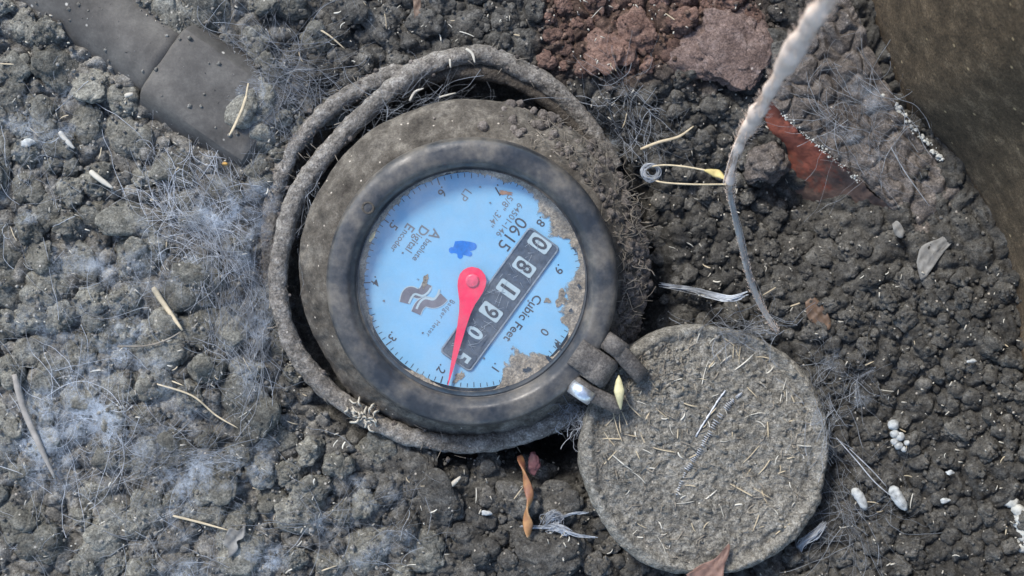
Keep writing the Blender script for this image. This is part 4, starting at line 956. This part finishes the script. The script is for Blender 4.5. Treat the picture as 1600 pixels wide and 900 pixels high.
# ------------------------------------------------------------------ straw, chaff and small finds
def fibre_obj(name, pts, wpx, mat, label=None, cat='straw', group=None, flat=0.5, zf=None, up=0.0006, taper=True, n=6):
    zf = zf or smooth_h; c3 = [np.array(P(x, y, zf(x, y) + up)) for x, y in pts]
    zz = max(p[2] for p in c3); c3 = [np.array([p[0], p[1], 0.5 * p[2] + 0.5 * zz]) for p in c3]
    pa = catmull(c3, n) if len(c3) > 2 else np.array([c3[0] + (c3[1] - c3[0]) * t for t in np.linspace(0, 1, 6)])
    rad = np.full(len(pa), wpx * K / 2)
    if taper: rad = rad * np.interp(np.linspace(0, 1, len(pa)), [0, .1, .7, 1], [.7, 1, .9, .4])
    o0 = pa.mean(0); v, f = tube_arrays(pa - o0, rad, 6, flat); o = link(name, mesh_np(name, v, f, mat), None, o0)
    if label: tag(o, label, cat, group)
    return o
lidz = lambda x, y: float(lid_pt(x, y)[2])
fibre_obj('straw', [(239, 449), (258, 476), (285, 516)], 9, M_straw, 'thick yellow straw piece lying on webbed soil beside the coil')
fibre_obj('grass_stalk', [(245, 600), (300, 618), (340, 648), (374, 668)], 3, M_straw, 'thin curved dry stem on webbed soil, longer than the thick straw')
fibre_obj('grass_stalk', [(185, 541), (230, 540), (262, 530), (283, 518)], 3, M_root, 'thin brown stem curving from the tip of the thick straw', 'stem')
fibre_obj('grass_stalk', [(270, 806), (310, 815), (358, 828)], 4, M_straw, 'straight dry stem ending at a scrap of pale husk', 'stem')
fibre_obj('twig', [(22, 585), (40, 640), (62, 690), (90, 745)], 11, plain_mat('grey_twig', (0.26, 0.24, 0.21), 0.9, 0.3, 300, bump=0.6), 'grey webbed twig lying on the soil', 'twig', flat=0.8)
fibre_obj('straw', [(692, 767), (706, 757), (720, 744)], 8, M_bleached, 'short white straw stub on bare soil between coil and dried strip')
fibre_obj('grass_stalk', [(1000, 234), (1030, 222), (1060, 214), (1083, 198)], 5, M_straw, 'pale forked stem lying between the coil and the hanging cord', 'stem')
fibre_obj('straw', [(93, 206), (104, 220), (116, 232)], 8, M_bleached, 'pale wedge of straw on soil below the pipe')
fibre_obj('straw', [(142, 268), (156, 280), (176, 294)], 9, M_bleached, 'pale pointed straw chip on soil, two clods from the nut')
fibre_obj('straw', [(195, 150), (208, 146)], 7, M_bleached, 'white straw chip against the seam of pipe and nut')
fibre_obj('grass_stalk', [(492, 42), (515, 56), (540, 78)], 3, M_straw, 'thin pale stem on clods between the pipe nut and red clay', 'stem')
fibre_obj('straw', [(385, 150), (378, 172), (365, 200), (358, 212)], 5, M_straw, 'bent straw lying on the pipe nut', zf=lambda x, y: 0.0165)
fibre_obj('straw', [(388, 130), (382, 165)], 3, M_straw, 'thin straw sticking up from the pipe nut', zf=lambda x, y: 0.0165)
fibre_obj('straw', [(728, 76), (738, 84), (742, 98)], 5, M_bleached, 'white hooked straw caught on top of the coil', zf=lambda x, y: 0.0100)
fibre_obj('straw', [(703, 92), (704, 106)], 4, M_bleached, 'tiny white straw on the crest of the coil', zf=lambda x, y: 0.0105)
fibre_obj('straw', [(640, 158), (648, 144), (662, 138)], 4, M_bleached, 'pale curled straw between the coil and the meter case', zf=lambda x, y: 0.011)
fibre_obj('straw', [(686, 152), (712, 145)], 3, M_bleached, 'straight pale straw between the coil and the meter case', zf=lambda x, y: 0.011)
tuft = bpy.data.objects.new('fibre_tuft', None); C.objects.link(tuft); tuft.location = P(568, 650, 0.006); tag(tuft, 'tuft of short pale fibres stuck to the cable loop', 'fibres')
for k in range(34):
    x, y = random.gauss(568, 12), random.gauss(648, 8); a = random.uniform(0, 6.28); l = random.uniform(6, 16)
    pa = path3([(x, y, 0.0085), (x + cos(a) * l * .5, y + sin(a) * l * .5, 0.010 + random.uniform(-.001, .0015)), (x + cos(a + .5) * l, y + sin(a + .5) * l, 0.0085)], 4); v, f_ = tube_arrays(pa - np.array(tuft.location), random.uniform(0.0002, 0.0004), 4); link('fibre', mesh_np('fibre', v, f_, M_bleached), tuft)
# lid straws and soil straws: copies of a few shapes
protos = []; M_pale = plain_mat('pale_chaff', (0.56, 0.53, 0.44), 0.8, 0.25)
for k in range(8):
    cu = random.gauss(0, 0.07); l = 1.0; pa = catmull([np.array([-.5 * l, 0, 0]), np.array([-.17, cu * .7, .02]), np.array([.17, cu * .8, .02]), np.array([.5, 0, 0])], 4)
    v, f_ = tube_arrays(pa, 0.075 * np.interp(np.linspace(0, 1, len(pa)), [0, .15, .7, 1], [.7, 1, .9, .35]) * random.uniform(.7, 1.3), 5, 0.55); protos.append(mesh_np('straw', v, f_, M_pale if k % 2 else M_straw))
for k in range(105):
    a = random.uniform(0, 2 * pi); r = 175 * math.sqrt(random.random()); x, y = 1105 + r * cos(a), 700 + r * sin(a)
    if math.hypot(x - 1100, y - 690) < 25: continue
    o = link('straw', protos[k % 8]); p = lid_pt(x, y, 0.0004); o.location = p; l = random.choice([8, 10, 12, 15, 18, 22, 28, 38]) * K
    o.scale = (l, min(l, 12 * K) * random.uniform(0.8, 1.3), min(l, 10 * K)); o.rotation_euler = (random.uniform(-.1, .1), random.uniform(-.1, .1), random.uniform(0, 6.28))
    tag(o, 'small pale straw fragment lying on the dirt-crusted lid', 'straw', 'straw fragments on the lid')
cnt = 0
while cnt < 110:
    x, y = random.uniform(5, 1595), random.uniform(5, 895)
    if blocked(x, y) or (px_ := math.hypot(x - 715, y - 395)) < 300: continue
    o = link('straw', protos[cnt % 8]); o.location = P(x, y, smooth_h(x, y, .002) + 0.0005); l = random.choice([7, 8, 10, 12, 14, 18, 24]) * K
    o.scale = (l, min(l, 11 * K) * random.uniform(0.8, 1.4), min(l, 10 * K)); o.rotation_euler = (random.uniform(-.25, .25), random.uniform(-.25, .25), random.uniform(0, 6.28)); cnt += 1
    if x < 640: tag(o, 'small pale straw fragment scattered on the webbed grey soil', 'straw', 'straw fragments on the webbed soil')
    else: tag(o, 'small pale straw fragment scattered on the dark bare soil', 'straw', 'straw fragments on the dark soil')
# spikelet with awns on the hinge side of the lid
sp = bpy.data.objects.new('grass_spikelet', None); C.objects.link(sp); sp.location = P(968, 618, 0.022); tag(sp, 'pale yellow grass spikelet with long awns beside the hinge', 'spikelet'); so2 = np.array(sp.location)
M_spike = plain_mat('spikelet', (0.50, 0.46, 0.26), 0.6, 0.15)
v, f_ = tube_arrays(path3([(967, 586, 0.0225), (967, 600, 0.0235), (968, 618, 0.024), (970, 640, 0.0225)], 5), np.interp(np.linspace(0, 1, 16), [0, .2, .55, .85, 1], [.0001, .0009, .0017, .0008, .0002]), 10, 0.6); link('husk', mesh_np('husk', v - so2, f_, M_spike), sp)
for pts in ([(962, 612), (958, 640), (964, 668), (972, 690)], [(976, 618), (984, 634), (1002, 652)], [(970, 640), (978, 658), (980, 664)], [(968, 640), (968, 660), (970, 676)]):
    v, f_ = tube_arrays(path3([(x, y, max(lidz(x, y), 0.014) + 0.0015) for x, y in pts], 5), 0.00018, 4); link('awn', mesh_np('awn', v - so2, f_, M_straw), sp)
# leaf scraps
M_leaf = plain_mat('dry_leaf', (0.17, 0.10, 0.075), 0.7, 0.35, 300, bump=0.3); M_leaf2 = plain_mat('brown_leaf', (0.115, 0.072, 0.045), 0.6, 0.3, 300)
flake('dry_leaf', [(1072, 898), (1095, 882), (1118, 872), (1138, 850), (1140, 862), (1132, 885), (1126, 912), (1095, 920)], 0, M_leaf, 0.0004, 3, 'reddish brown dry leaf scrap on the lower rim of the lid', 'leaf', curl=0.25, zfun=lambda x, y: 0.0165)
flake('leaf_scrap', [(1258, 472), (1272, 464), (1288, 482), (1298, 502), (1294, 516), (1276, 508), (1262, 496)], 0, M_leaf2, 0.0005, 4, 'brown leaf scrap on dark soil between lid and terracotta slab', 'leaf', curl=0.1, zfun=lambda x, y: hz_px(1278, 490) + 0.002)
flake('leaf_scrap', [(645, -8), (656, -8), (657, 24), (648, 28)], 0, M_leaf2, 0.0005, 5, 'narrow orange brown leaf scrap on clods outside the coil', 'leaf', zfun=lambda x, y: hz_px(650, 10) + 0.002)
flake('husk_scrap', [(352, 836), (360, 824), (372, 829), (383, 822), (381, 840), (370, 846), (372, 858), (358, 872), (356, 858), (349, 850)], 0, M_chip, 0.0005, 6, 'crumpled pale husk at the end of the dry stem', 'husk', curl=0.3, zfun=lambda x, y: smooth_h(366, 845) + 0.001)
flake('yellow_chip', [(576, 374), (582, 364), (587, 362), (584, 372), (578, 378)], 0, plain_mat('yellow_chip', (0.70, 0.55, 0.25), 0.6), 0.0006, 7, 'tiny yellow chip lodged at the dial edge', 'chip', zfun=lambda x, y: 0.0275)
# twisted dried strip and its pink wad
st = bpy.data.objects.new('dried_strip', None); C.objects.link(st); st.location = P(825, 800, -0.004); tag(st, 'twisted orange brown dried strip poking out from under the coil', 'strip'); so3 = np.array(st.location)
zs = max(smooth_h(x_, y_) for x_, y_ in ((820, 740), (826, 765), (826, 790), (825, 820), (826, 838))) + 0.0016
pa = path3([(812, 712, 0.003), (817, 730, zs * .6 + .002), (823, 755, zs), (828, 778, zs + .0005), (823, 800, zs + .0005), (825, 820, zs), (826, 838, zs - .0008)], 10)
m, n, b = new_mat('dried_peel'); geo = N(n, 'ShaderNodeNewGeometry'); n.links.new(ramp(n, noise_node(n, 130, 4, 0.6, geo.outputs['Position']).outputs[0], [(0.35, (0.20, 0.08, 0.05)), (0.55, (0.36, 0.19, 0.075)), (0.7, (0.42, 0.30, 0.19))]).outputs[0], b.inputs['Base Color']); b.inputs['Roughness'].default_value = 0.55
v, f_ = tube_arrays(pa, np.interp(np.linspace(0, 1, len(pa)), [0, .15, .5, .8, 1], [.0009, .0017, .0014, .0017, .0013]), 10, 0.32, twist=7.5); link('strip', mesh_np('strip', v - so3, f_, m), st)
v, f_ = lump(4, 512, 10, 0.5); link('wad', mesh_np('wad', v * np.array([.0026, .0040, .0020]) + np.array(P(834, 722, 0.002)) - so3, f_, plain_mat('pink_wad', (0.15, 0.06, 0.06), 0.6, 0.3, 400)), st)
# white silk scrap slung between soil and lid
sk = bpy.data.objects.new('silk_scrap', None); C.objects.link(sk); sk.location = P(866, 822, -0.002); tag(sk, 'blue white wad of silk slung from the lid across the dried strip', 'silk'); so4 = np.array(sk.location)
for pts, r in (([(792, 822, -.001), (830, 824, .004), (868, 826, .006), (905, 836, .008), (934, 840, .009)], .0004), ([(872, 812, .006), (895, 802, .008), (920, 801, .009)], .0003), ([(850, 822, .005), (862, 806, .007), (874, 808, .006), (866, 824, .006)], .0012), ([(855, 826, .005), (872, 824, .007), (890, 834, .007)], .0011)):
    pa = path3(pts, 7); v, f_ = bundle(pa, r, 22 if r < .0006 else 60, 0.00011, 190); link('strand', mesh_np('strand', v - so4, f_, M_silk), sk)
sk = bpy.data.objects.new('silk_scrap', None); C.objects.link(sk); sk.location = P(1262, 850, -0.004); tag(sk, 'white silk wisp stuck under the far rim of the lid', 'silk'); so4 = np.array(sk.location)
for pts, r in (([(1248, 862, .0), (1254, 848, .003), (1272, 836, .004), (1290, 818, .005)], .0009), ([(1252, 858, .001), (1246, 868, .0), (1258, 880, -.002)], .0006), ([(1262, 842, .003), (1280, 838, .003)], .0005)):
    pa = path3(pts, 7); v, f_ = bundle(pa, r, 22 if r < .0006 else 60, 0.00011, 195); link('strand', mesh_np('strand', v - so4, f_, M_silk), sk)
# pupae and egg cluster
def pupa(pts, w_, label):
    z = max(smooth_h(*p) for p in pts) + 0.0012; pa = path3([(x, y, z) for x, y in pts], 6); t = np.linspace(0, 1, len(pa)); rad = w_ * K / 2 * np.interp(t, [0, .12, .5, .85, 1], [.35, .85, 1, .8, .2]) * (1 + 0.05 * np.sin(t * 50))
    o0 = pa.mean(0); v, f = tube_arrays(pa - o0, rad, 14, 0.8); tag(link('pupa', mesh_np('pupa', v, f, M_white), None, o0), label, 'pupa')
pupa([(1332, 764), (1343, 776), (1353, 797)], 16, 'white ringed pupa lying nearer the lid edge'); pupa([(1393, 760), (1402, 776), (1416, 797)], 19, 'fatter white pupa beside the long web strand')
eg = bpy.data.objects.new('egg_cluster', None); C.objects.link(eg); zb = hz_px(1402, 682); eg.location = P(1402, 682, zb); tag(eg, 'cluster of round white egg sacs on dark soil by the wall', 'eggs')
iv, if_ = icosphere(3)
for x, y, r in ((1396, 664, 9), (1398, 678, 7), (1406, 682, 8), (1398, 690, 6), (1404, 696, 7), (1417, 692, 5), (1412, 702, 5)):
    link('egg_sac', mesh_np('egg_sac', iv * (1 + 0.22 * fbm(iv * 2.2 + x, 3, 8))[:, None] * r * K * np.array([1, .9, .8]) + np.array(P(x, y, zb + 0.0018)) - np.array(eg.location), if_, M_white), eg)
for x, y, r, lb in ((1518, 564, 7, 'white silk speck on soil between pale flake and egg cluster'), (1484, 738, 7, 'white silk speck by the wall foot'), (1476, 782, 10, 'white wad of silk at the wall foot beside the fatter pupa'), (45, 222, 14, 'bluish white silk smear on soil below the pipe'), (760, 802, 10, 'small white mould blob on soil beside the dried strip')):
    v, f_ = lump(3, int(x) + 7, 9, 0.6); tag(link('silk_wad', mesh_np('silk_wad', v * np.array([r, r * .55, r * .35]) * K, f_, M_white), None, P(x, y, smooth_h(x, y) + 0.0008)), lb, 'silk')
ob = link('orange_crumb', mesh_np('orange_crumb', lump(3, 77, 9, 0.6)[0] * np.array([6, 4, 4]) * K, lump(3, 77, 9, 0.6)[1], plain_mat('orange_crumb', (0.42, 0.24, 0.06), 0.6, 0.4, 900)), None, P(352, 256, max(smooth_h(352, 256), 0.004) + 0.001)); tag(ob, 'orange yellow crumb below the pipe nut', 'crumb')
# long strands near the lid
fibre_obj('web_strand', [(1303, 682), (1335, 718), (1368, 755), (1412, 790)], 1.8, M_silk, 'long pale web strand running from the lid edge past the pupae', 'strand', up=0.003)
fibre_obj('web_strand', [(1325, 700), (1362, 735), (1385, 760)], 1.5, M_silk, 'shorter web strand crossing beside the pupae', 'strand', up=0.003)
fibre_obj('web_strand', [(1392, 230), (1415, 270), (1440, 305), (1452, 322)], 1.6, M_silk_dim, 'thin grey strand over the dirt of the terracotta slab', 'strand', zf=lambda x, y: 0.009)

# ------------------------------------------------------------------ uncountable litter
lit, lit2 = [], []
def case_pt(a, r, h):
    return to_world(np.array([[r * cos(a), r * sin(a), loc_h(h)]]))[0]
# rootlets and hair on the shoulder of the case
base_a = math.atan2(VAX.x, UAX.x)
for k in range(420):
    ia = random.choice([random.gauss(-35, 22), random.gauss(-5, 20), random.uniform(-70, 30)]); d = np.array([cos(math.radians(ia)), sin(math.radians(ia))]); dl = d[0] * ex + d[1] * ey; a = math.atan2(dl[1], dl[0])
    t = random.random(); r = 0.0465 + 0.0095 * t; h = -0.0115 - 0.0115 * t + random.uniform(0, 0.0022); p = case_pt(a, r, h); b2 = random.uniform(0, 6.28); l = random.choice([0.001, 0.0015, 0.002, 0.003, 0.004, 0.007, 0.010]); dd = np.array([cos(b2), sin(b2), random.gauss(0, .04)]) * l
    bend = np.array([random.gauss(0, 1), random.gauss(0, 1), abs(random.gauss(0, 1))]) * l * 0.18
    lit.append(tube_arrays(catmull([p, p + dd * .35 + bend, p + dd * .7 - bend * .4, p + dd], 3), random.uniform(0.00005, 0.00018), 3))
for k in range(900):
    ia = random.choice([random.gauss(-20, 25), random.gauss(15, 25), random.uniform(-80, 60)]); d = np.array([cos(math.radians(ia)), sin(math.radians(ia))]); dl = d[0] * ex + d[1] * ey; a = math.atan2(dl[1], dl[0])
    t = random.random() ** 0.7; p = case_pt(a, 0.0465 + 0.0095 * t, -0.0120 - 0.0105 * t); v, f = LUMPS_LO[k % 14]; lit2.append(((v @ rot_rand().T) * (0.0004 + 0.0022 * random.random() ** 2.5) + p, f))
for (mt, r, pts) in cables[:2]:
    pa = path3(pts, 14)
    for k in range(330):
        p = pa[random.randrange(len(pa))] + np.array([random.gauss(0, 1), random.gauss(0, 1), 0]) * 0.0016; p[2] += math.sqrt(max(0, r * r - 2 * 0.0016 ** 2)) * 0.75; v, f = LUMPS_LO[k % 14]; lit2.append(((v @ rot_rand().T) * (0.0003 + 0.0012 * random.random() ** 3) + p, f))
        if k % 2 == 0: b2 = random.uniform(0, 6.28); l = random.uniform(.001, .005); dd = np.array([cos(b2), sin(b2), random.gauss(0, .2)]) * l; lit.append(tube_arrays([p, p + dd * .5 + np.array([0, 0, .0004]), p + dd], random.uniform(.00006, .00018), 3))
v, f_ = merge(lit2); o = link('dirt_crumbs', mesh_np('dirt_crumbs', v, f_, M_dirt)); o['kind'] = 'stuff'; o['label'] = 'dirt crumbs stuck to the meter case and cable'; o['category'] = 'dirt'
v, f_ = merge(lit); o = link('rootlet_litter', mesh_np('rootlet_litter', v, f_, M_root)); o['kind'] = 'stuff'; o['label'] = 'matted brown rootlets and chaff on the meter case and cable'; o['category'] = 'litter'
lit = []
for k in range(650):
    a = random.uniform(0, 2 * pi); r = 186 * math.sqrt(random.random()); x, y = 1105 + r * cos(a), 700 + r * sin(a)
    if k % 3 == 0: x, y = random.gauss(1020, 40), random.gauss(575, 30)
    if math.hypot(x - 1105, y - 700) > 186: continue
    v, f = LUMPS_LO[k % 14]; lit.append(((v @ rot_rand().T) * (0.0003 + 0.0011 * random.random() ** 3) + lid_pt(x, y, 0.0001), f))
v, f_ = merge(lit); o = link('lid_crumbs', mesh_np('lid_crumbs', v, f_, M_crust)); o['kind'] = 'stuff'; o['label'] = 'grey dirt crumbs strewn over the lid'; o['category'] = 'dirt'
lit = []
for k in range(260):
    a = random.uniform(0, 2 * pi); r = 185 * math.sqrt(random.random()); x, y = 1105 + r * cos(a), 700 + r * sin(a)
    if k % 4 == 0: x, y = random.gauss(1010, 34), random.gauss(590, 30)
    if math.hypot(x - 1105, y - 700) > 188: continue
    p = lid_pt(x, y, 0.0003); b2 = random.uniform(0, 6.28); l = random.uniform(0.001, 0.006); dd = np.array([cos(b2), sin(b2), 0]) * l; bend = np.array([-dd[1], dd[0], 0]) * random.gauss(0, .3)
    lit.append(tube_arrays([p, p + dd * .5 + bend + np.array([0, 0, .0004]), p + dd], random.uniform(0.00008, 0.0002), 3))
v, f_ = merge(lit); o = link('lid_litter', mesh_np('lid_litter', v, f_, plain_mat('lid_fibres', (0.24, 0.21, 0.165), 0.9, 0.4, 120))); o['kind'] = 'stuff'; o['label'] = 'fine roots and chaff scattered over the lid crust'; o['category'] = 'litter'
lit = []
for k in range(1500):
    x, y = random.uniform(-10, 1610), random.uniform(-10, 910)
    if math.hypot(x - 735, y - 420) < 275 or math.hypot(x - 1105, y - 700) < 195 or (x > 1230 and y < 420 and y - 200 < (x - 1230)): continue
    z = hz_px(x, y); p = np.array(P(x, y, z + 0.0002)); b2 = random.uniform(0, 6.28); l = random.choice([.0004, .0005, .0007, .001, .0016]); dd = np.array([cos(b2), sin(b2), random.gauss(0, .2)]) * l
    lit.append(tube_arrays([p, p + dd * .5 + np.array([0, 0, .0001]), p + dd], random.uniform(0.0001, 0.00028), 4))
v, f_ = merge(lit); o = link('chaff_litter', mesh_np('chaff_litter', v, f_, M_bleached)); o['kind'] = 'stuff'; o['label'] = 'tiny pale chaff specks strewn over the soil'; o['category'] = 'litter'
